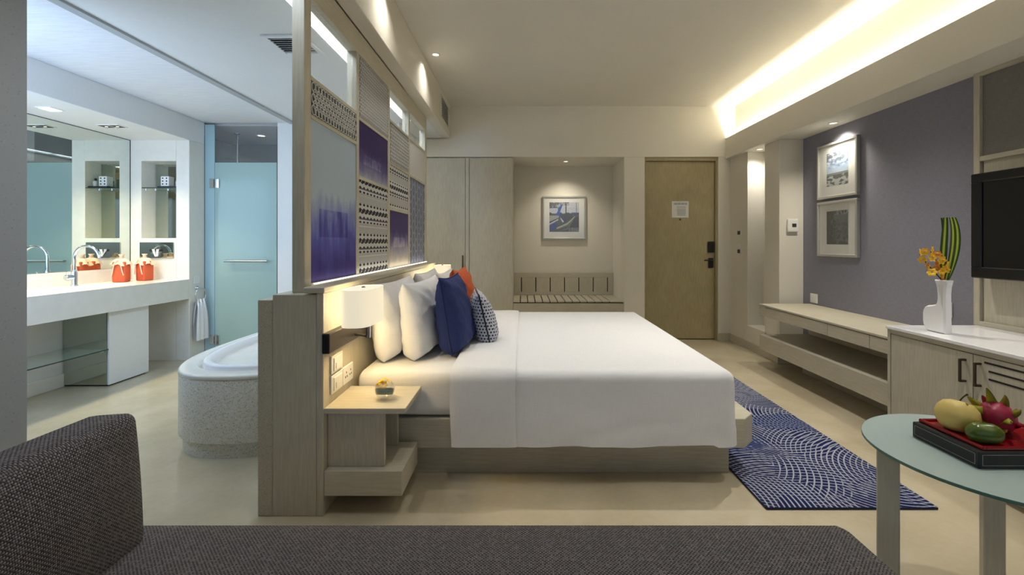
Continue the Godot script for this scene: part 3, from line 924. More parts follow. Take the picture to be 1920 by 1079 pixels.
func dip_dye(sd: int, top: Color, mid: Color, low: Color, rise: float) -> ImageTexture:
	# cloth dipped in dye: pigment runs, blots and tide marks
	var nz := FastNoiseLite.new()
	nz.seed = sd
	nz.frequency = 0.03
	nz.fractal_octaves = 5
	return img(160, 256, func(a: float, b: float):
		var run := nz.get_noise_2d(a * 420.0, b * 60.0) * 0.16 + nz.get_noise_2d(a * 130.0 + 50.0, b * 130.0) * 0.14
		var t := (b - rise) * 2.2 + run
		var tide := 0.10 if absf(fposmod(t * 2.3 + run, 1.0) - 0.5) < 0.03 else 0.0
		if a > 0.16 and a < 0.78 and b > rise + 0.02 and b < rise + 0.20: t += 0.22 + run
		var c := top.lerp(mid, clampf(t * 1.6 + 0.3, 0.0, 1.0)).lerp(low, clampf(t * 1.5 - 0.55, 0.0, 1.0))
		return c.lerp(low, tide * clampf(t, 0.0, 1.0)))

func lattice(parent: Node3D, d0: float, d1: float, y0: float, y1: float, rad: float, step: float, squash: float) -> void:
	# interlaced raised rings in front of a pale sheet
	var tm := TorusMesh.new()
	tm.inner_radius = rad * 0.76
	tm.outer_radius = rad
	tm.rings = 16
	tm.ring_segments = 5
	var at := []
	var row := 0
	var y := y0 + rad
	while y < y1 - rad * 0.6:
		var d := d0 + rad + (step * 0.5 if row % 2 else 0.0)
		while d < d1 - rad * 0.6:
			at.append(v(0, y, d))
			d += step
		y += step * 0.8
		row += 1
	var mm := MultiMesh.new()
	mm.transform_format = MultiMesh.TRANSFORM_3D
	mm.mesh = tm
	mm.instance_count = at.size()
	for k in at.size():
		mm.set_instance_transform(k, Transform3D(Basis(Vector3(0, 0, 1), PI / 2).scaled(Vector3(1, 1.0, squash)), at[k] + Vector3(-1.0055, 0, 0) - parent.global_position))
	var o := MultiMeshInstance3D.new()
	o.name = "lattice_relief"
	o.multimesh = mm
	o.material_override = M.fret
	o.set_meta("kind", "stuff")
	parent.add_child(o, true)

func divider() -> void:
	M.fret = mat(c8(204, 204, 202), 0.3)
	M.fret_back = mat(c8(112, 112, 111), 0.5)
	var rd := thing("room_divider", "pale wood room divider of art, lattice and glass panels above a headboard wall", "room divider", v(-1.0, 0, 3.2))
	box(rd, "stone_cladding", -1.18, -1.1145, 0.0, 0.964, 1.97, 4.46, M.stone, 0.003)
	box(rd, "low_wall", -1.114, -0.918, 0.0, 0.988, 1.97, 4.46, M.wood, 0.003)
	box(rd, "headboard_panel", -0.9175, -0.887, 0.0, 0.994, 1.968, 4.46, M.wood, 0.003)
	box(rd, "ledge", -0.972, -0.880, 0.9945, 1.020, 1.962, 4.47, M.wood_h, 0.003)
	var X0 := -1.064
	var X1 := -1.005
	box(rd, "post", X0, X1, 0.988, 2.52, 2.04, 2.105, M.wood, 0.003)
	box(rd, "post", X0, X1, 0.988, 2.52, 4.56, 4.63, M.wood, 0.003)
	box(rd, "head_rail", X0, X1, 2.38, 2.52, 2.105, 4.56, M.wood_h, 0.003)
	box(rd, "bottom_rail", X0, X1, 0.988, 1.026, 2.105, 4.56, M.wood_h, 0.002)
	for q in [[2.68, 2.722], [3.31, 3.353], [3.905, 3.95]]: box(rd, "mullion", X0, X1, 1.026, 2.38, q[0], q[1], M.wood, 0.002)
	for q in [[2.105, 2.68, 2.006], [2.105, 2.68, 1.822], [2.722, 3.31, 1.988], [2.722, 3.31, 1.622], [3.353, 3.905, 2.15], [3.353, 3.905, 1.825], [3.353, 3.905, 1.478], [3.95, 4.56, 2.155], [3.95, 4.56, 1.822]]:
		box(rd, "rail", X0, X1, q[2] - 0.01, q[2] + 0.01, q[0], q[1], M.wood_h, 0.002)
	for q in [[2.105, 2.68, 2.016, 2.38], [3.353, 3.905, 2.16, 2.38], [3.95, 4.56, 2.165, 2.38]]:
		box(rd, "glass_pane", -1.036, -1.030, q[2], q[3], q[0], q[1], M.glass, 0.0)
	var fr := [[2.105, 2.68, 1.832, 1.996, 0.026, 0.034, 1.0], [2.722, 3.31, 1.998, 2.38, 0.018, 0.0265, 1.2], [3.353, 3.905, 1.835, 2.14, 0.024, 0.034, 1.0]]
	for q in fr:
		var pn := box(rd, "lattice_panel", -1.045, -1.009, q[2], q[3], q[0], q[1], M.fret_back, 0.0)
		lattice(pn, q[0], q[1], q[2], q[3], q[4], q[5], q[6])
	box(rd, "plain_panel", -1.045, -1.012, 1.832, 2.145, 3.95, 4.56, M.fret, 0.0)
	var prints := [
		["dyed_panel", 2.105, 2.68, 1.026, 1.812, dip_dye(4, c8(180, 198, 216), c8(92, 98, 184), c8(46, 36, 106), 0.52)],
		["dyed_panel", 2.722, 3.31, 1.632, 1.978, dip_dye(9, c8(58, 44, 96), c8(96, 90, 140), c8(170, 176, 190), 0.55)],
		["woven_panel", 2.722, 3.31, 1.026, 1.612, img(216, 220, textile)],
		["woven_panel", 3.353, 3.905, 1.488, 1.815, img(216, 130, func(a, b): return textile(a, b * 0.6 + 0.35))],
		["dyed_panel", 3.353, 3.905, 1.026, 1.468, dip_dye(14, c8(76, 66, 118), c8(150, 150, 186), c8(226, 218, 200), 0.45)],  # cream low end paints in the warm light at the panel foot
		["woven_panel", 3.95, 4.56, 1.026, 1.812, img(180, 220, ikat)],
	]
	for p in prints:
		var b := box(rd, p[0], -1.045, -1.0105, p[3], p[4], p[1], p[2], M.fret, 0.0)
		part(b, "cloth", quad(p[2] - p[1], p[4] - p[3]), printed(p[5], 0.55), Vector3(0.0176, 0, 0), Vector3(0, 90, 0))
	# light line along the ledge at the foot of the panels
	var ls := thing("ledge_light_strip", "thin warm light line along the ledge at the foot of the panels", "light strip", v(-0.985, 1.021, 3.3))
	box(ls, "diffuser", -0.996, -0.984, 1.0205, 1.0255, 2.11, 4.55, M.led_warm, 0.0)
	area(ls, "light", v(-0.985, 1.030, 3.33), v(-0.99, 2.0, 3.33), Vector2(0.012, 2.4), WARM, 0.05)

# ------------------------------------------------------------------ bed
# cloth hanging over a box: rings of an outline that is open at the head end
func drape(x0: float, x1: float, da: float, db: float, top: float, hem: float, r: float, foot: bool, sd: int) -> ArrayMesh:
	var nz := FastNoiseLite.new()
	nz.seed = sd
	nz.frequency = 1.0
	var path := [] # [x, d, inward normal x, inward normal d]
	var n := 44
	var cr := 0.05
	if foot:
		for k in n: path.append([lerpf(x0, x1 - cr, k / float(n - 1)), da, 0.0, 1.0])
		for k in range(1, 9):
			var a := k / 9.0 * PI / 2
			path.append([x1 - cr + cr * sin(a), da + cr - cr * cos(a), -sin(a), cos(a)])
		for k in n: path.append([x1, lerpf(da + cr, db - cr, k / float(n - 1)), -1.0, 0.0])
		for k in range(1, 9):
			var a := k / 9.0 * PI / 2
			path.append([x1 - cr + cr * cos(a), db - cr + cr * sin(a), -cos(a), -sin(a)])
		for k in n: path.append([lerpf(x1 - cr, x0, k / float(n - 1)), db, 0.0, -1.0])
	var prof := [] # [inset, y]
	for k in 14: prof.append([0.0, lerpf(hem, top - r, k / 13.0)])
	for k in range(1, 9):
		var a := k / 8.0 * PI / 2
		prof.append([r - r * cos(a), top - r + r * sin(a)])
	var rows := []
	if foot:
		for p in prof:
			var row := []
			for q in path:
				var hang: float = clampf((top - p[1]) / (top - hem), 0.0, 1.0)
				var wob := nz.get_noise_3d(q[0] * 2.2, p[1] * 2.0, q[1] * 2.2) * 0.014 + nz.get_noise_3d(q[0] * 5.0, p[1] * 14.0, q[1] * 5.0) * 0.006
				var o: float = p[0] - wob * hang - 0.012 * hang * hang
				var sag: float = nz.get_noise_2d(q[0] * 1.3 + 9.0, q[1] * 1.3) * 0.014 * hang
				row.append(v(q[0] + q[2] * o, p[1] + sag - (0.012 * hang if q[0] > x1 - 0.12 else 0.0), q[1] + q[3] * o))
			rows.append(row)
		# top: pull the outline in towards the middle line
		var mid := (da + db) / 2
		for s in range(1, 13):
			var t := s / 12.0
			var row := []
			for q in path:
				var bx: float = q[0] + q[2] * r
				var bd: float = q[1] + q[3] * r
				var gx := minf(bx, x1 - r - 0.75 * t)
				gx = lerpf(bx, minf(bx, x0 + (x1 - x0 - r) * 0.6), t) if bx > x0 + (x1 - x0) * 0.6 else bx
				row.append(v(gx, top + nz.get_noise_2d(gx * 2.5, lerpf(bd, mid, t) * 2.5) * 0.008 * minf(1.0, t * 4.0) + 0.006 * t, lerpf(bd, mid, t)))
			rows.append(row)
	else:
		# a plain band across the bed: near hem, over the top, far hem
		var line := []
		for p in prof: line.append([da + p[0], p[1]])
		for k in range(1, 30): line.append([lerpf(da + r, db - r, k / 30.0), top])
		for k in prof.size():
			var p: Array = prof[prof.size() - 1 - k]
			line.append([db - p[0], p[1]])
		var m := 20
		for k in m + 1:
			var x := lerpf(x0, x1, k / float(m))
			var row := []
			var edge: float = 0.006 * (1.0 - pow(2.0 * k / float(m) - 1.0, 8.0))
			for q in line:
				var hang: float = clampf((top - q[1]) / (top - hem), 0.0, 1.0)
				var wob := nz.get_noise_3d(x * 2.5, q[1] * 2.0, q[0] * 2.0) * 0.016
				var side := -1.0 if q[0] < (da + db) / 2 else 1.0
				row.append(v(x + 0.006 * hang * sin(q[1] * 9.0), q[1] + edge * (1.0 - minf(1.0, hang * 8.0)) + wob * 0.4, q[0] + side * (wob * hang + edge * minf(1.0, hang * 8.0))))
			rows.append(row)
	return grid(rows, false, false, false, true, PackedVector2Array(), false)

func bed() -> void:
	var b := thing("platform_bed", "low pale wood platform bed with a white mattress", "bed", v(0.1, 0, 3.2))
	box(b, "plinth", -0.86, 1.093, 0.0, 0.155, 2.345, 4.08, M.wood_h)
	var poly := PackedVector2Array([Vector2(-0.985, -0.975), Vector2(1.05, -0.975), Vector2(1.125, -0.9), Vector2(1.125, 0.835), Vector2(1.05, 0.91), Vector2(-0.985, 0.91)])
	part(b, "side_rail", extrude(poly, 0.152, 0.003), M.wood_h, Vector3(0, 0.231, 0.0), Vector3(90, 0, 0))
	part(b, "mattress", soft(Vector3(1.905, 0.245, 1.84), 0.055, 18, Vector3(0, 0.004, 0.004)), M.sheet, v(0.085, 0.43, 3.215) - b.position)
	var du := thing("duvet", "smooth white duvet hanging over the sides and foot of the bed", "duvet", v(0.5, 0.57, 3.18))
	part(du, "cloth", drape(-0.06, 1.072, 2.205, 4.17, 0.572, 0.212, 0.05, true, 31), M.linen, -du.position)
	var sf := thing("bed_sheet_fold", "folded back white top sheet banding the bed below the pillows", "bed sheet", v(-0.2, 0.575, 3.18))
	part(sf, "cloth", drape(-0.36, -0.035, 2.193, 4.18, 0.582, 0.205, 0.055, false, 8), M.linen, -sf.position)
	var P := [
		["bed_pillow", "white pillow against the headboard behind the bedside lamp", -0.75, 2.76, 0.72, 0.44, 0.155, 7.0, -2.0, "linen"],
		["bed_pillow", "white pillow standing directly behind the navy cushion", -0.58, 2.78, 0.70, 0.44, 0.165, 8.0, -4.0, "linen"],
		["bed_pillow", "white pillow against the headboard beside the far bedside lamp", -0.735, 3.60, 0.72, 0.44, 0.17, 7.0, 0.0, "linen"],
		["bed_pillow", "white pillow leaning on another one beyond the orange cushion", -0.575, 3.60, 0.70, 0.44, 0.17, 8.0, 0.0, "linen"],
		["scatter_cushion", "large navy blue square cushion leaning on the white pillows", -0.385, 2.73, 0.45, 0.45, 0.16, 9.0, -5.0, "navy"],
		["scatter_cushion", "burnt orange square cushion behind the navy one", -0.405, 3.20, 0.46, 0.47, 0.15, 7.0, -3.0, "orange"],
		["scatter_cushion", "small cushion in dark and white checks in front of the navy one", -0.235, 2.99, 0.42, 0.33, 0.14, 13.0, 9.0, "checks"],
	]
	var sd := 40
	for p in P:
		sd += 1
		var o := thing(p[0], p[1], "pillow" if p[0] == "bed_pillow" else "cushion", v(p[2], 0.57, p[3]), "white pillows" if p[0] == "bed_pillow" else "scatter cushions")
		o.rotation_degrees = Vector3(0, p[8], p[7])
		var base: float = 0.558 if p[9] == "linen" else 0.572
		o.position.y = base
		part(o, "filling", pillow(p[4], p[5], p[6], sd), M[p[9]], Vector3(0, p[5] / 2, 0))
		if p[9] == "checks" or p[9] == "navy":
			var rim := []
			for k in 41:
				var s := k / 40.0 * 4.0
				var side := int(minf(s, 3.999))
				var t := (s - side) * 2.0 - 1.0
				var yy: float = [t, 1.0, -t, -1.0][side]
				var zz: float = [-1.0, t, 1.0, -t][side]
				var py := 1.0 - 0.08 * (1.0 - zz * zz) * pow(absf(yy), 3.0)
				var pz := 1.0 - 0.05 * (1.0 - yy * yy) * pow(absf(zz), 3.0) - (0.10 * pow(-yy, 5.0) * pow(absf(zz), 3.0) if yy < 0 else 0.0)
				rim.append(Vector3(0, p[5] / 2 + yy * p[5] / 2 * py, zz * p[4] / 2 * pz))
			part(o, "piping", tube(rim, 0.005, 6), M.black if p[9] == "checks" else M.navy)

# ------------------------------------------------------------------ bedside: wall shelf, lamps, switches, flower bowl
func bedside_lamp(at: Vector3, label: String, off: float) -> void:
	var o := thing("bedside_lamp", label, "lamp", at, "bedside lamps")
	part(o, "bracket", cbox(0.034, 0.09, 0.54, 0.004), M.black_metal, Vector3(0.018, 0, 0.0))
	part(o, "arm", tube([Vector3(0.03, -0.02, off - 0.10), Vector3(0.115, -0.02, off - 0.06)], 0.007, 8), M.black_metal)
	part(o, "stem", tube([Vector3(0.115, -0.028, off - 0.06), Vector3(0.115, 0.07, off - 0.06)], 0.013, 12), M.chrome)
	var rows := []
	for y in [0.058, 0.060, 0.224, 0.228]:
		var r := []
		for k in 48:
			var a := TAU * k / 48.0
			r.append(Vector3(0.112 + 0.07 * sign(cos(a)) * pow(absf(cos(a)), 0.66), y, off + 0.15 * sign(sin(a)) * pow(absf(sin(a)), 0.55)))
		rows.append(r)
	part(o, "shade", grid(rows, true, false, false), M.lamp_shade)
	var top := []
	for s in [1.0, 0.99, 0.5]:
		var r := []
		for k in 48:
			var a := TAU * k / 48.0
			r.append(Vector3(0.112 + 0.069 * s * sign(cos(a)) * pow(absf(cos(a)), 0.66), 0.226, off + 0.149 * s * sign(sin(a)) * pow(absf(sin(a)), 0.55)))
		top.append(r)
	part(o, "shade_top", grid(top, true, false, true, true, PackedVector2Array(), false), M.lamp_shade)
	part(o, "finial", lathe([[0.009, 0.0], [0.009, 0.006], [0.001, 0.009]], 12), M.chrome, Vector3(0.112, 0.227, off))
	var l := OmniLight3D.new()
	l.name = "light"
	o.add_child(l)
	l.position = Vector3(0.112, 0.14, off)
	l.light_energy = 0.085
	l.light_color = Color(1.0, 0.91, 0.72)
	l.light_size = 0.05
	l.omni_range = 12.0
	l.omni_attenuation = 2.0
	l.shadow_enabled = true

func wall_plate(at: Vector3, turn: float, w: float, h: float, label: String, kind: int, group := "") -> void:
	# faces +z before it is turned
	var o := thing("switch_plate" if kind != 1 else "power_socket", label, "switch" if kind != 1 else "socket", at, group)
	o.rotation_degrees.y = turn
	part(o, "plate", cbox(w, h, 0.009, 0.003), M.plastic, Vector3(0, 0, 0.005))
	if kind == 0:
		part(o, "rocker", cbox(w * 0.72, h * 0.72, 0.006, 0.002), M.plastic, Vector3(0, 0, 0.0115))
		part(o, "marker", cbox(w * 0.05, h * 0.3, 0.002, 0.0), M.plastic_grey, Vector3(-w * 0.2, -h * 0.1, 0.0150))
	elif kind == 1:
		for s in [-1, 1]:
			for q in [[0.0, 0.013], [-0.010, -0.008], [0.010, -0.008]]:
				part(o, "slot", cbox(0.004, 0.009, 0.002, 0.0), M.dark_slot, Vector3(s * w * 0.22 + q[0], q[1], 0.0100))
	else:
		part(o, "cover", cbox(w * 0.8, h * 0.8, 0.004, 0.001), M.plastic, Vector3(0, 0, 0.0110))

func blossom() -> ArrayMesh:
	var vs := PackedVector3Array()
	var ix := PackedInt32Array()
	for k in 6:
		var a := TAU * k / 6.0
		var st := vs.size()
		for i in 6:
			var t := i / 5.0
			var w := 0.0085 * sin(PI * (t * 0.85 + 0.1))
			var c := Vector3(cos(a), 0, sin(a)) * (0.003 + 0.019 * t) + Vector3(0, 0.004 + 0.014 * t - 0.012 * t * t, 0)
			var s := Vector3(-sin(a), 0, cos(a)) * w
			vs.append(c - s)
			vs.append(c + Vector3(0, 0.0025, 0))
			vs.append(c + s)
		for i in 5:
			for j in 2:
				var q := st + i * 3 + j
				ix.append_array(PackedInt32Array([q, q + 1, q + 4, q, q + 4, q + 3]))
	return make(vs, ix, true, PackedVector2Array(), false)

func bedside() -> void:
	bedside_lamp(v(-0.887, 0.772, 2.22), "lit rectangular white shade lamp on a black bracket above the bedside shelf", 0.065)
	bedside_lamp(v(-0.887, 0.772, 4.21), "lit rectangular white shade lamp beyond the pillows, towards the wardrobe", -0.065)
	var ns := thing("bedside_shelf", "pale wood wall mounted bedside shelf with an open cubby and a low box", "bedside table", v(-0.7, 0.09, 2.12))
	box(ns, "top", -0.886, -0.522, 0.455, 0.480, 1.972, 2.283, M.wood_h)
	box(ns, "panel", -0.886, -0.628, 0.2005, 0.4545, 2.012, 2.034, M.wood)
	box(ns, "panel", -0.886, -0.628, 0.2005, 0.4545, 2.222, 2.244, M.wood)
	box(ns, "back_panel", -0.886, -0.872, 0.2005, 0.4545, 2.0345, 2.2215, M.wood)
	box(ns, "low_box", -0.886, -0.538, 0.089, 0.200, 1.972, 2.265, M.wood_h)
	wall_plate(v(-0.887, 0.652, 2.098), 90, 0.125, 0.086, "upper double white switch plate on the headboard under the lamp", 0, "plates beside the bed")
	wall_plate(v(-0.887, 0.560, 2.098), 90, 0.125, 0.086, "lower double white switch plate on the headboard next to the socket", 0, "plates beside the bed")
	wall_plate(v(-0.887, 0.560, 2.230), 90, 0.125, 0.088, "white power socket on the headboard above the bedside shelf", 1, "plates beside the bed")
	var fb := thing("flower_bowl", "small round glass bowl with a dark leaf and a yellow orchid on the bedside shelf", "flower bowl", v(-0.654, 0.4805, 2.10))
	var g := mat(Color(0.95, 0.98, 0.97, 0.0), 0.0)
	g.transparency = BaseMaterial3D.TRANSPARENCY_ALPHA
	g.albedo_color.a = 0.10
	part(fb, "bowl", lathe([[0.022, 0.0], [0.036, 0.008], [0.046, 0.028], [0.048, 0.044], [0.043, 0.064], [0.030, 0.078], [0.0285, 0.077], [0.041, 0.062], [0.0455, 0.044], [0.0435, 0.029], [0.034, 0.011], [0.02, 0.004]], 32), g)
	var lf := []
	for i in 5:
		var r := []
		for k in 33:
			var a := TAU * 0.85 * k / 32.0
			var tilt := 0.012 * sin(a)
			var y := 0.018 + 0.030 * i / 4.0 + tilt
			var rr := sqrt(max(0.0, 1.0 - pow((y - 0.042) / 0.05, 2.0))) * 0.0425
			r.append(Vector3(cos(a) * rr, y, sin(a) * rr))
		lf.append(r)
	part(fb, "leaf", grid(lf, false, false, false, true, PackedVector2Array(), false), M.leaf)
	var bm := blossom()
	for q in [[-0.020, 0.062, 0.012, -40, 30], [-0.004, 0.066, 0.015, 50, -20], [-0.012, 0.080, 0.0, 10, 35], [0.008, 0.078, -0.004, -20, -35]]:
		part(fb, "petals", bm, M.petal, Vector3(q[0], q[1], q[2]), Vector3(q[3], 40 * q[0], q[4]))

# ------------------------------------------------------------------ wardrobe, luggage niche, entrance door
func picture(at: Vector3, turn: float, size: float, label: String, art: Texture2D, mw: float, mh: float, frame: Material) -> void:
	# faces +z before it is turned; at is the centre on the wall
	var o := thing("framed_picture", label, "picture", at, "framed pictures")
	o.rotation_degrees.y = turn
	var h := size / 2
	var t := 0.022
	for s in [-1, 1]:
		part(o, "frame", cbox(size, t, 0.035, 0.003), frame, Vector3(0, s * (h - t / 2), 0.0180))
		part(o, "frame", cbox(t, size - 2 * t, 0.035, 0.003), frame, Vector3(s * (h - t / 2), 0, 0.0180))
	part(o, "mount", cbox(size - 2 * t, size - 2 * t, 0.012, 0.0), M.mat_board, Vector3(0, 0, 0.0140))
	part(o, "print", quad(mw, mh), printed(art, 0.35), Vector3(0, 0.01, 0.0206))
	part(o, "glazing", cbox(size - 2 * t, size - 2 * t, 0.002, 0.0), M.glass, Vector3(0, 0, 0.0265))

func inside(p: Vector2, poly: Array) -> bool:
	return Geometry2D.is_point_in_polygon(p, PackedVector2Array(poly))

func boat_art() -> ImageTexture:
	var nz := FastNoiseLite.new()
	nz.seed = 77
	nz.frequency = 0.05
	return img(192, 192, func(a: float, b: float):
		var p := Vector2(a, b)
		var n := nz.get_noise_2d(a * 420, b * 420)
		var c := c8(206, 210, 226) if b < 0.38 else c8(70, 74, 84)
		if b < 0.20 and a < 0.30 and n > -0.15: c = c8(56, 52, 60)
		if b < 0.10 and a < 0.66 and n > 0.0: c = c8(60, 58, 66)
		if b > 0.35 and b < 0.44 and a > 0.74: c = c8(40, 46, 118)
		if b > 0.34 and b < 0.62 and a > 0.40 and a < 0.80 and p.distance_to(Vector2(0.62, 0.56)) < 0.21: c = c8(38, 36, 62)
		if b > 0.5 and a > 0.70: c = c8(30, 28, 32)
		if b > 0.86 and a > 0.66: c = c8(150, 152, 156) if n > 0.05 else c8(72, 74, 78)
		if inside(p, [Vector2(0.0, 0.33), Vector2(0.10, 0.38), Vector2(0.14, 0.46), Vector2(0.0, 0.46)]): c = c8(54, 66, 48)
		if inside(p, [Vector2(0.0, 0.45), Vector2(0.32, 0.45), Vector2(0.30, 0.60), Vector2(0.0, 0.70)]): c = c8(176, 174, 172)
		if inside(p, [Vector2(0.0, 0.76), Vector2(0.24, 0.64), Vector2(0.24, 0.90), Vector2(0.0, 1.0)]): c = c8(22, 60, 156)
		if inside(p, [Vector2(0.0, 0.66), Vector2(0.30, 0.53), Vector2(0.30, 0.56), Vector2(0.0, 0.71)]): c = c8(34, 34, 44)
		if inside(p, [Vector2(0.0, 0.72), Vector2(0.30, 0.56), Vector2(0.30, 0.60), Vector2(0.0, 0.77)]): c = c8(228, 230, 232)
		if inside(p, [Vector2(0.34, 0.36), Vector2(0.40, 0.34), Vector2(0.60, 0.66), Vector2(0.48, 0.70)]): c = c8(30, 36, 84)
		if inside(p, [Vector2(0.20, 0.44), Vector2(0.28, 0.30), Vector2(0.30, 0.12), Vector2(0.46, 0.07), Vector2(0.38, 0.26), Vector2(0.34, 0.46)]): c = c8(28, 74, 184)
		if inside(p, [Vector2(0.24, 0.10), Vector2(0.36, 0.06), Vector2(0.38, 0.12), Vector2(0.28, 0.20)]): c = c8(166, 196, 204)
		if inside(p, [Vector2(0.36, 0.52), Vector2(0.42, 0.56), Vector2(0.50, 0.66), Vector2(0.44, 0.68)]): c = c8(214, 216, 220)
		if inside(p, [Vector2(0.24, 0.88), Vector2(0.60, 0.72), Vector2(0.86, 0.48), Vector2(0.80, 0.62), Vector2(0.62, 0.92), Vector2(0.3, 0.98)]): c = c8(104, 106, 96)
		if inside(p, [Vector2(0.24, 0.86), Vector2(0.60, 0.70), Vector2(0.86, 0.47), Vector2(0.86, 0.50), Vector2(0.62, 0.75), Vector2(0.24, 0.91)]): c = c8(186, 192, 160)
		if inside(p, [Vector2(0.30, 0.93), Vector2(0.60, 0.82), Vector2(0.70, 0.70), Vector2(0.60, 0.86), Vector2(0.30, 0.97)]): c = c8(48, 48, 46)
		if absf(a - 0.56) < 0.018 and b < 0.55: c = c8(34, 32, 42)
		if absf(a - 0.91) < 0.007 and b < 0.4: c = c8(96, 98, 112)
		return c.lerp(c8(20, 20, 26), clampf(-n * 0.35, 0.0, 0.25)))

func sea_art() -> ImageTexture:
	var nz := FastNoiseLite.new()
	nz.seed = 15
	nz.frequency = 0.02
	nz.fractal_octaves = 5
	return img(128, 128, func(a: float, b: float):
		var n := nz.get_noise_2d(a * 200, b * 420)
		if b < 0.62:
			var c := c8(96, 146, 222).lerp(c8(206, 224, 244), b / 0.62)
			return c.lerp(c8(240, 242, 246) if n > 0.1 else c8(92, 100, 112), clampf((0.42 - b) * 2.4 + absf(n) * 1.2 - 0.1, 0.0, 0.9))
		if b < 0.68: return c8(120, 128, 128)
		return c8(44, 50, 56) if n + (b - 0.8) * -1.6 > -0.02 else c8(190, 196, 198))

func shore_art() -> ImageTexture:
	var nz := FastNoiseLite.new()
	nz.seed = 23
	nz.frequency = 0.03
	nz.fractal_octaves = 5
	return img(128, 128, func(a: float, b: float):
		var n := nz.get_noise_2d(a * 200, b * 200)
		var c := c8(104, 108, 114)
		if b < 0.12: c = c8(70, 72, 76) if n > -0.05 else c8(146, 150, 156)
		if a + n * 0.5 < 0.28 or b + n * 0.6 > 0.92: c = c8(54, 56, 56)
		if b > 0.35: c = c.lerp(c8(66, 70, 70), clampf((n + 0.2) * 1.5, 0.0, 1.0))
		return c)

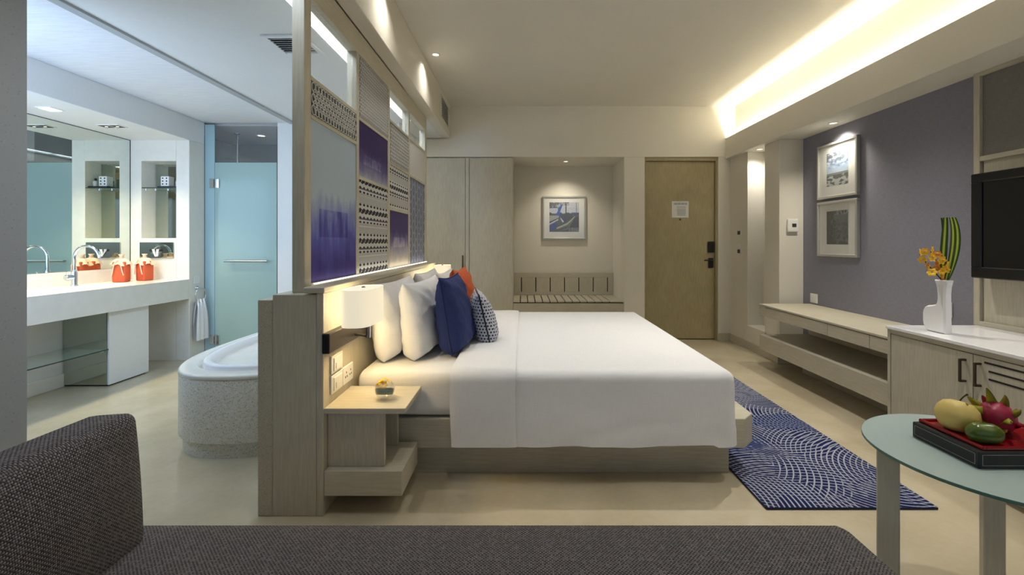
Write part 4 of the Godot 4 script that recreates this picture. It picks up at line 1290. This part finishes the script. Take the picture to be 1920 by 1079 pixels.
func back_wall_fittings() -> void:
	# wardrobe
	var wa := thing("wardrobe", "built-in pale wood wardrobe with two tall flush doors", "wardrobe", v(-0.73, 0, 5.8))
	box(wa, "body", -1.338, -0.119, 0.0, 2.284, 5.53, 6.16, M.wood, 0.0)
	box(wa, "door", -1.33, -0.715, 0.04, 2.272, 5.505, 5.527, M.wood)
	box(wa, "stile", -0.711, -0.665, 0.04, 2.272, 5.495, 5.527, M.wood, 0.004)
	box(wa, "door", -0.661, -0.121, 0.04, 2.272, 5.505, 5.527, M.wood)
	box(wa, "handle", -0.752, -0.738, 0.82, 1.06, 5.478, 5.503, M.bronze, 0.002)
	# luggage bench with slatted seat and slotted back
	var lb := thing("luggage_bench", "built-in pale wood luggage bench with a slatted seat in the wall niche", "bench", v(0.57, 0, 5.83))
	box(lb, "body", -0.118, 1.258, 0.0, 0.462, 5.51, 6.16, M.wood_h, 0.002)
	box(lb, "seat_base", -0.118, 1.258, 0.4625, 0.474, 5.53, 6.13, M.dark_slot, 0.0)
	var xs := [-0.118]
	for k in 13: xs.append(-0.03 + 0.09275 * k)
	xs.append(1.258)
	for k in xs.size() - 1:
		box(lb, "slat", xs[k] + (0.006 if k else 0.0), xs[k + 1] - (0.006 if k < 13 else 0.0), 0.4745, 0.492, 5.502, 6.13, M.wood_h, 0.002)
	box(lb, "back_base", -0.118, 1.258, 0.492, 0.796, 6.155, 6.168, M.dark_slot, 0.0)
	box(lb, "back_rail", -0.118, 1.258, 0.735, 0.797, 6.134, 6.154, M.wood_h, 0.002)
	box(lb, "back_rail", -0.118, 1.258, 0.492, 0.535, 6.134, 6.154, M.wood_h, 0.002)
	var ps := [-0.118]
	for k in 7: ps.append(-0.017 + 0.199 * k)
	ps.append(1.258)
	for k in ps.size() - 1:
		box(lb, "back_panel", ps[k] + (0.006 if k else 0.0), ps[k + 1] - (0.006 if k < 7 else 0.0), 0.5355, 0.7345, 6.134, 6.154, M.wood, 0.002)
	picture(v(0.577, 1.563, 6.169), 0, 0.60, "square framed print of moored blue fishing boats in the luggage niche", boat_art(), 0.41, 0.41, M.silver)
	# entrance door
	var dr := struct("door_1", "olive toned wood entrance door with black lock and lever", "door", v(1.97, 0, 5.56))
	box(dr, "leaf", 1.535, 2.405, 0.012, 2.238, 5.555, 5.60, M.door_wood)
	box(dr, "frame", 1.518, 1.533, 0.0, 2.285, 5.52, 5.66, M.door_wood)
	box(dr, "frame", 2.407, 2.43, 0.0, 2.285, 5.52, 5.66, M.door_wood)
	box(dr, "frame", 1.533, 2.407, 2.24, 2.285, 5.52, 5.66, M.door_wood)
	var lk := box(dr, "lock_box", 2.318, 2.400, 1.095, 1.232, 5.530, 5.5545, M.black, 0.006)
	box(lk, "lock_slot", 2.335, 2.383, 1.15, 1.156, 5.5285, 5.5305, M.dark_slot, 0.0)
	var hp := part(dr, "handle_plate", soft(Vector3(0.062, 0.125, 0.014), 0.0068, 6), M.black, v(2.358, 0.963, 5.547) - dr.position)
	part(hp, "lever", tube([Vector3(0, 0.035, 0.0), Vector3(0, 0.035, 0.045), Vector3(-0.02, 0.035, 0.055), Vector3(-0.105, 0.035, 0.055)], 0.0085, 8), M.black)
	part(dr, "peephole", lathe([[0.012, 0.0], [0.011, 0.006], [0.003, 0.007]], 14), M.bronze, v(1.975, 1.508, 5.555) - dr.position, Vector3(90, 0, 0))
	var sg := thing("door_notice", "small white printed notice on the entrance door", "notice", v(1.98, 1.63, 5.55))
	box(sg, "board", 1.872, 2.080, 1.532, 1.738, 5.549, 5.5545, M.plastic, 0.001)
	part(sg, "print", quad(0.196, 0.194), printed(img(64, 64, func(a: float, b: float):
		if b < 0.2 and b > 0.08: return c8(150, 150, 158) if fposmod(a * 17.0, 1.0) < 0.6 and a > 0.08 and a < 0.92 else c8(224, 224, 222)
		if b > 0.28 and b < 0.9 and a > 0.3 and a < 0.85: return c8(172, 174, 180) if fposmod(b * 13.0, 1.0) < 0.5 else c8(216, 217, 218)
		return c8(224, 224, 222))), v(1.976, 1.635, 5.5485) - sg.position)
	# switches on the wall beside the door, thermostat on the pilaster
	for q in [[1.335, M.black, "black card switch on the wall beside the tall recess"], [1.18, M.plastic, "white double switch between two black ones beside the tall recess"], [1.115, M.black, "lowest black switch on the wall beside the tall recess"]]:
		var o := thing("entry_switch", q[2], "switch", v(2.578, q[0], 5.26))
		box(o, "plate", 2.5695, 2.5795, q[0] - 0.03, q[0] + 0.03, 5.22, 5.30, M.plastic)
		box(o, "rocker", 2.5655, 2.5692, q[0] - 0.022, q[0] + 0.022, 5.23, 5.29, q[1], 0.001)
	var th := thing("thermostat", "square white room thermostat with a small dark display on the pilaster", "thermostat", v(2.705, 1.39, 4.449))
	part(th, "body", soft(Vector3(0.108, 0.13, 0.026), 0.008, 6), M.plastic, Vector3(0, 0, 0.0135))
	part(th, "display", cbox(0.042, 0.034, 0.003, 0.0), M.ink, Vector3(0.008, 0.002, 0.0275))

# ------------------------------------------------------------------ console, minibar cabinet, television, pictures, vase
func console_wall() -> void:
	var co := thing("wall_console", "long pale wood console with drawers over an open low shelf", "console", v(2.57, 0, 3.5))
	box(co, "top", 2.318, 2.819, 0.604, 0.62, 2.722, 4.345, M.wood_h)
	box(co, "drawer_box", 2.345, 2.815, 0.508, 0.6035, 2.722, 4.335, M.wood_h)
	box(co, "end_stile", 2.322, 2.3445, 0.506, 0.6035, 4.235, 4.343, M.wood_h)
	for q in [[3.377, 4.232], [2.967, 3.373], [2.724, 2.963]]: box(co, "drawer", 2.322, 2.3445, 0.508, 0.599, q[0], q[1], M.wood_h)
	box(co, "low_shelf", 2.322, 2.815, 0.176, 0.322, 2.722, 4.34, M.wood_h)
	box(co, "back_panel", 2.800, 2.818, 0.3225, 0.5075, 2.722, 4.34, M.wood_h)
	box(co, "plinth", 2.62, 2.815, 0.0, 0.1755, 2.722, 4.15, M.stone)
	var mb := thing("minibar_cabinet", "pale wood minibar cabinet with a glossy white top and slotted door", "cabinet", v(2.5, 0, 1.8))
	box(mb, "worktop", 2.226, 2.798, 0.694, 0.712, 0.3, 2.717, M.porcelain)
	box(mb, "body", 2.262, 2.796, 0.06, 0.6935, 0.3, 2.714, M.wood)
	box(mb, "top_rail", 2.236, 2.2615, 0.668, 0.6935, 0.3, 2.692, M.wood_h)
	box(mb, "end_panel", 2.236, 2.2615, 0.0, 0.6935, 2.694, 2.715, M.wood)
	box(mb, "plinth", 2.29, 2.796, 0.0, 0.0595, 0.3, 2.69, M.stone)
	for q in [[2.203, 2.690], [1.71, 2.199], [1.22, 1.706], [0.73, 1.216], [0.3, 0.726]]:
		var dd := box(mb, "door", 2.238, 2.2615, 0.065, 0.664, q[0], q[1], M.wood)
		var near_: bool = q[0] > 2.0 or (q[0] < 1.5 and q[0] > 1.0)
		var hd: float = q[0] + 0.035 if near_ else q[1] - 0.035
		var hb := box(dd, "handle", 2.206, 2.214, 0.515, 0.632, hd - 0.006, hd + 0.006, M.bronze, 0.001)
		for y in [0.515, 0.622]: box(hb, "post", 2.2141, 2.2379, y, y + 0.010, hd - 0.006, hd + 0.006, M.bronze, 0.0)
		if absf(q[0] - 1.71) < 0.01:
			for k in 3: box(dd, "vent_slot", 2.2365, 2.2385, 0.634 - 0.038 * k, 0.643 - 0.038 * k, 1.76, 2.145 - (0.02 if k else 0.0), M.dark_slot, 0.0)
	# wood panelling behind the television
	var pw := struct("trim_3", "pale wood panelling with a grey upper field behind the television", "panelling")
	box(pw, "stile", 2.786, 2.82, 0.712, 2.26, 2.70, 2.737, M.wood)
	box(pw, "rail", 2.786, 2.82, 1.715, 1.745, -1.2, 2.70, M.wood_h)
	box(pw, "rail", 2.786, 2.82, 2.235, 2.26, -1.2, 2.70, M.wood_h)
	box(pw, "rail", 2.786, 2.82, 0.712, 0.74, -1.2, 2.70, M.wood_h)
	box(pw, "grey_field", 2.806, 2.82, 1.745, 2.235, -1.2, 2.70, M.grey_panel, 0.0)
	box(pw, "wood_field", 2.803, 2.82, 0.74, 1.715, -1.2, 2.69, M.wood, 0.0)
	var tv := thing("television", "flat black television mounted on the wood panelling", "television", v(2.72, 1.01, 2.1))
	var d0 := 1.62
	var d1 := 2.668
	part(tv, "housing", soft(Vector3(0.055, 0.622, d1 - d0), 0.014, 8), M.black, v(2.742, 1.319, (d0 + d1) / 2) - tv.position)
	for q in [[1.575, 1.629, d0, d1], [1.009, 1.075, d0, d1]]: box(tv, "bezel", 2.698, 2.716, q[0], q[1], q[2], q[3], M.tv_frame, 0.006)
	for q in [[d0, d0 + 0.062], [d1 - 0.062, d1]]: box(tv, "bezel", 2.698, 2.716, 1.07, 1.58, q[0], q[1], M.tv_frame, 0.006)
	box(tv, "screen", 2.708, 2.716, 1.07, 1.58, d0 + 0.06, d1 - 0.06, M.tv_screen, 0.0)
	box(tv, "wall_bracket", 2.768, 2.803, 1.20, 1.42, 2.0, 2.3, M.black, 0.0)
	picture(v(2.819, 1.871, 3.94), -90, 0.50, "upper silver framed picture of a bright cloudy seashore on the blue-grey wall", sea_art(), 0.27, 0.30, M.silver)
	picture(v(2.819, 1.343, 3.94), -90, 0.50, "lower silver framed picture of a dark grey shore on the blue-grey wall", shore_art(), 0.27, 0.30, M.silver)
	wall_plate(v(2.819, 0.68, 4.275), -90, 0.105, 0.09, "white blank plate on the blue-grey wall above the console", 2)
	wall_plate(v(2.819, 0.775, 2.93), -90, 0.06, 0.10, "narrow white plate on the blue-grey wall behind the vase", 2)
	vase()

func ribbon_leaf(pts: Array, w: float, side: Vector3) -> ArrayMesh:
	var rows := []
	var uv := PackedVector2Array()
	for i in pts.size():
		var t := i / float(pts.size() - 1)
		var ww := w * (0.45 + 0.55 * sin(PI * minf(0.9, t * 0.75 + 0.12)))
		var r := []
		for j in 5:
			var b := j / 4.0 - 0.5
			r.append(pts[i] + side * b * ww + Vector3(side.z, 0, -side.x) * (b * b) * ww * 0.9)
			uv.append(Vector2(j / 4.0, t))
		rows.append(r)
	return grid(rows, false, false, false, true, uv, false)

func vase() -> void:
	var o := thing("flower_vase", "asymmetric white vase with its neck at one side on the white cabinet top", "vase", v(2.352, 0.7125, 2.513))
	var p := PackedVector2Array()
	# outline: x runs from the broad shoulder (0) to the neck side
	for q in [[0.035, 0.0], [0.014, 0.012], [0.003, 0.035], [0.0, 0.06], [0.0, 0.10], [0.004, 0.12], [0.014, 0.135], [0.032, 0.146], [0.06, 0.152], [0.080, 0.158], [0.088, 0.172], [0.091, 0.195], [0.090, 0.225], [0.086, 0.255], [0.079, 0.280], [0.075, 0.298], [0.150, 0.298], [0.147, 0.280], [0.141, 0.255], [0.138, 0.22], [0.138, 0.15], [0.140, 0.06], [0.138, 0.0]]:
		p.append(Vector2(q[0] - 0.07, q[1]))
	part(o, "body", extrude(p, 0.046, 0.008), M.vase, Vector3.ZERO, Vector3(0, -90, 0))
	var fl := thing("flower_arrangement", "yellow orchids with tall striped leaves standing in the white vase", "flowers", v(2.352, 1.012, 2.472))
	var right := Vector3(0.71, 0, 0.70)
	var back := Vector3(0.70, 0, -0.71)
	for q in [[0.0, -0.012, 0.006, 0.030, 0.0], [0.02, 0.052, 0.040, 0.030, 0.012], [0.01, 0.03, 0.028, 0.026, -0.012], [0.0, -0.004, -0.004, 0.026, 0.014]]:
		var pts := bezier(right * q[0] * 0.3 + Vector3(0, -0.02, 0), right * q[1] + back * q[4] + Vector3(0, 0.1, 0), right * (q[1] + 0.02) + back * q[4] * 2.0 + Vector3(0, 0.25, 0), right * (q[2]) + back * q[4] + Vector3(0, 0.347, 0), 14)
		part(fl, "leaf", ribbon_leaf(pts, q[3], (right * 0.9 + back * q[4] * 20.0).normalized()), M.leaf_stripe)
	var bm := blossom()
	var spots := [[-0.105, 0.15], [-0.055, 0.165], [-0.025, 0.145], [-0.085, 0.108], [0.0, 0.108], [-0.06, 0.077], [0.014, 0.062], [-0.045, 0.038], [-0.012, 0.02], [-0.07, 0.055], [0.005, 0.085], [-0.03, 0.06], [-0.075, 0.155], [-0.04, 0.125], [-0.02, 0.09], [0.0, 0.045]]
	var k := 0
	for s in spots:
		k += 1
		var at: Vector3 = right * s[0] + Vector3(0, s[1], 0) - back * (0.015 + 0.012 * (k % 3))
		part(fl, "blossom", bm, M.petal if k % 3 else M.petal_deep, at, Vector3(70 + 12 * (k % 4), 40.0 * k, 20 * (k % 3) - 20)).scale = Vector3.ONE * (0.95 + 0.1 * (k % 3))
	part(fl, "stem", tube(bezier(Vector3(0, -0.02, 0), right * -0.01 + Vector3(0, 0.05, 0), right * -0.03 + Vector3(0, 0.1, 0), right * -0.055 + Vector3(0, 0.16, 0), 8), 0.003, 6), M.twig)
	part(fl, "stem", tube(bezier(Vector3(0, -0.02, 0), right * -0.03 + Vector3(0, 0.04, 0), right * -0.06 + Vector3(0, 0.06, 0), right * -0.1 + Vector3(0, 0.14, 0), 8), 0.003, 6), M.twig)

# ------------------------------------------------------------------ rug, sofa, glass table with the fruit tray
func rug_tex() -> ImageTexture:
	# patches of bent silver threads woven on navy, each patch with its own sweep, overlapping like waves
	rng.seed = 5
	var patches := []
	for k in 30:
		var at := Vector2(rng.randf_range(0.0, 0.79), rng.randf_range(0.0, 2.3))
		var turn := rng.randf_range(0.0, TAU)
		patches.append([at, at + Vector2(cos(turn), sin(turn)) * rng.randf_range(0.28, 0.6), rng.randf_range(0.022, 0.031), rng.randf_range(0.22, 0.34), rng.randf()])
	var w := 480
	var h := 1380
	var navy := c8(24, 32, 78)
	return img(w, h, func(a: float, b: float):
		var p := Vector2(a * 0.79, b * 2.3)
		var best := 9.0
		var second := 9.0
		var one: Array = []
		var two: Array = []
		for q in patches:
			var dd: float = p.distance_squared_to(q[0])
			if dd < best:
				second = best
				two = one
				best = dd
				one = q
			elif dd < second:
				second = dd
				two = q
		var c := navy
		if fposmod(p.distance_to(one[1]) / one[2], 1.0) < one[3]: c = c8(164, 168, 178) if one[4] > 0.3 else c8(96, 110, 150)
		elif sqrt(second) - sqrt(best) < 0.22 * two[4] + 0.02 and fposmod(p.distance_to(two[1]) / two[2], 1.0) < two[3] * 0.8: c = c8(150, 154, 166)
		return c)

func foreground() -> void:
	var ru := thing("floor_rug", "navy rug with overlapping fans of silver lines at the foot of the bed", "rug", v(1.503, 0, 3.16))
	box(ru, "backing", 1.11, 1.896, 0.0005, 0.011, 2.016, 4.31, mat(c8(28, 32, 62), 0.95), 0.003)
	var rm := printed(rug_tex(), 0.95)
	part(ru, "pile", quad(0.782, 2.29), rm, v(1.503, 0.0116, 3.163) - ru.position, Vector3(-90, 0, 0))
	# sofa: seat to the edge of the frame, back cushion at one end
	var so := thing("daybed_sofa", "dark grey woven daybed with a thick back cushion at one end", "sofa", v(-0.15, 0, 0.86))
	part(so, "base", soft(Vector3(2.12, 0.22, 0.78), 0.03, 10), M.weave, v(-0.16, 0.155, 0.86) - so.position)
	for x in [-1.12, 0.80]:
		for d in [0.55, 1.17]: box(so, "foot", x - 0.025, x + 0.025, 0.0, 0.05, d - 0.025, d + 0.025, M.black, 0.002)
	part(so, "seat_cushion", soft(Vector3(2.16, 0.17, 0.83), 0.035, 16, Vector3(0, 0.006, 0)), M.weave, v(-0.16, 0.338, 0.855) - so.position)
	part(so, "back_cushion", soft(Vector3(0.13, 0.36, 0.84), 0.028, 18, Vector3(0.03, 0.004, 0.018)), M.weave, v(-1.085, 0.585, 0.775) - so.position, Vector3(0, 0, 4))
	# round table with a frosted glass top on three wooden legs
	var ta := thing("glass_side_table", "round side table with a frosted green glass top on three wood legs", "table", v(1.42, 0, 1.34))
	part(ta, "top", lathe([[0.30, 0.568], [0.3125, 0.569], [0.314, 0.5705], [0.314, 0.578], [0.3125, 0.58], [0.001, 0.58]], 72), M.table_glass)
	part(ta, "rim", lathe([[0.3128, 0.5690], [0.3145, 0.5705], [0.3145, 0.5778], [0.3128, 0.579]], 72), M.glass_edge)
	for k in 3:
		var a := deg_to_rad(163.0 + 120.0 * k)
		var c := Vector3(cos(a) * 0.262, 0.2835, -sin(a) * 0.262)
		part(ta, "leg", cbox(0.058, 0.566, 0.03, 0.003), M.wood, c, Vector3(0, [-40.0, 80.0, -22.0][k], 0))
	part(ta, "hub", lathe([[0.05, 0.555], [0.05, 0.5675]], 20), M.steel)
	for k in 3:
		var a := deg_to_rad(163.0 + 120.0 * k)
		part(ta, "arm", tube([Vector3(0, 0.56, 0), Vector3(cos(a) * 0.24, 0.56, -sin(a) * 0.24)], 0.006, 8), M.steel)
	# tray
	var tr := thing("fruit_tray", "black stitched leather tray with a red lacquer dish on the glass table", "tray", v(1.44, 0.5805, 1.354))
	box(tr, "body", 1.285, 1.60, 0.5805, 0.630, 1.247, 1.461, M.leather, 0.003)
	for q in [[0.590, 0.5912], [0.6195, 0.6207]]:
		box(tr, "stitching", 1.2842, 1.2852, q[0], q[1], 1.257, 1.451, M.stitch, 0.0)
		box(tr, "stitching", 1.295, 1.59, q[0], q[1], 1.2462, 1.2472, M.stitch, 0.0)
	for q in [1.257, 1.450]: box(tr, "stitching", 1.2842, 1.2852, 0.5912, 0.6195, q, q + 0.0012, M.stitch, 0.0)
	for q in [1.295, 1.589]: box(tr, "stitching", q, q + 0.0012, 0.5912, 0.6195, 1.2462, 1.2472, M.stitch, 0.0)
	box(tr, "dish", 1.312, 1.595, 0.6302, 0.6345, 1.262, 1.448, M.lacquer, 0.001)
	for q in [[1.302, 1.312, 1.252, 1.458], [1.588, 1.598, 1.252, 1.458], [1.312, 1.588, 1.252, 1.262], [1.312, 1.588, 1.448, 1.458]]:
		box(tr, "dish_rim", q[0], q[1], 0.6302, 0.641, q[2], q[3], M.lacquer, 0.003)
	var pe := thing("yellow_pear", "round pale yellow pear with a dark stalk on the fruit tray", "pear", v(1.345, 0.6348, 1.375))
	pe.rotation_degrees = Vector3(-8, 0, -14)
	part(pe, "flesh", lathe([[0.004, 0.004], [0.022, 0.0], [0.040, 0.011], [0.052, 0.032], [0.0545, 0.050], [0.049, 0.070], [0.036, 0.086], [0.020, 0.092], [0.009, 0.090], [0.002, 0.084]], 32), M.pear)
	part(pe, "stalk", tube(bezier(Vector3(0, 0.083, 0), Vector3(0.002, 0.095, 0), Vector3(0.012, 0.11, 0), Vector3(0.024, 0.118, 0.0), 8), [0.002, 0.002, 0.002, 0.002, 0.002, 0.002, 0.0022, 0.0026, 0.003], 8), M.twig)
	var ma := thing("green_mango", "small glossy green mango lying at the front of the fruit tray", "mango", v(1.348, 0.6348, 1.292))
	ma.rotation_degrees = Vector3(0, -12, 0)
	part(ma, "flesh", soft(Vector3(0.086, 0.056, 0.056), 0.0275, 12, Vector3(0.002, 0.001, 0.001)), M.mango, Vector3(0, 0.0285, 0))
	part(ma, "stalk_end", lathe([[0.008, 0.0], [0.007, 0.004], [0.002, 0.005]], 10), M.twig, Vector3(0.0425, 0.0285, 0), Vector3(0, 0, -90))
	var df := thing("dragon_fruit", "pink dragon fruit with green tipped scales on the fruit tray", "dragon fruit", v(1.462, 0.6348, 1.365))
	df.rotation_degrees = Vector3(0, 35, 0)
	part(df, "flesh", lathe([[0.004, -0.062], [0.022, -0.058], [0.038, -0.040], [0.044, -0.010], [0.043, 0.018], [0.034, 0.044], [0.018, 0.060], [0.004, 0.064]], 24), M.dragon, Vector3(0, 0.047, 0), Vector3(0, 0, 62))
	rng.seed = 91
	for k in 16:
		var a := 2.4 * k
		var hgt := -0.045 + 0.0065 * k
		var rad := 0.043 * sqrt(maxf(0.05, 1.0 - pow(hgt / 0.066, 2.0)))
		var dirv := Vector3(cos(a), 0, sin(a))
		var st := dirv * (rad - 0.004) + Vector3(0, hgt, 0)
		var ln := 0.026 + 0.0016 * k
		var pts := bezier(st, st + dirv * ln * 0.4 + Vector3(0, ln * 0.3, 0), st + dirv * ln * 0.6 + Vector3(0, ln * 0.9, 0), st + dirv * ln * 0.55 + Vector3(0, ln * 1.5, 0), 7)
		var rows := []
		for i in 8:
			var t := i / 7.0
			var w := 0.012 * (1.0 - t) + 0.001
			var sv := Vector3(-sin(a), 0, cos(a))
			rows.append([pts[i] - sv * w, pts[i] + dirv * 0.003 * (1.0 - t), pts[i] + sv * w, pts[i] - dirv * 0.003 * (1.0 - t)])
		var sc := part(df, "scale", grid(rows, true, true, true), M.dragon_leaf if k > 7 else M.dragon, Vector3(0, 0.047, 0), Vector3(0, 0, 62))
		sc.set_meta("label", "green scale tip" if k > 7 else "pink scale")
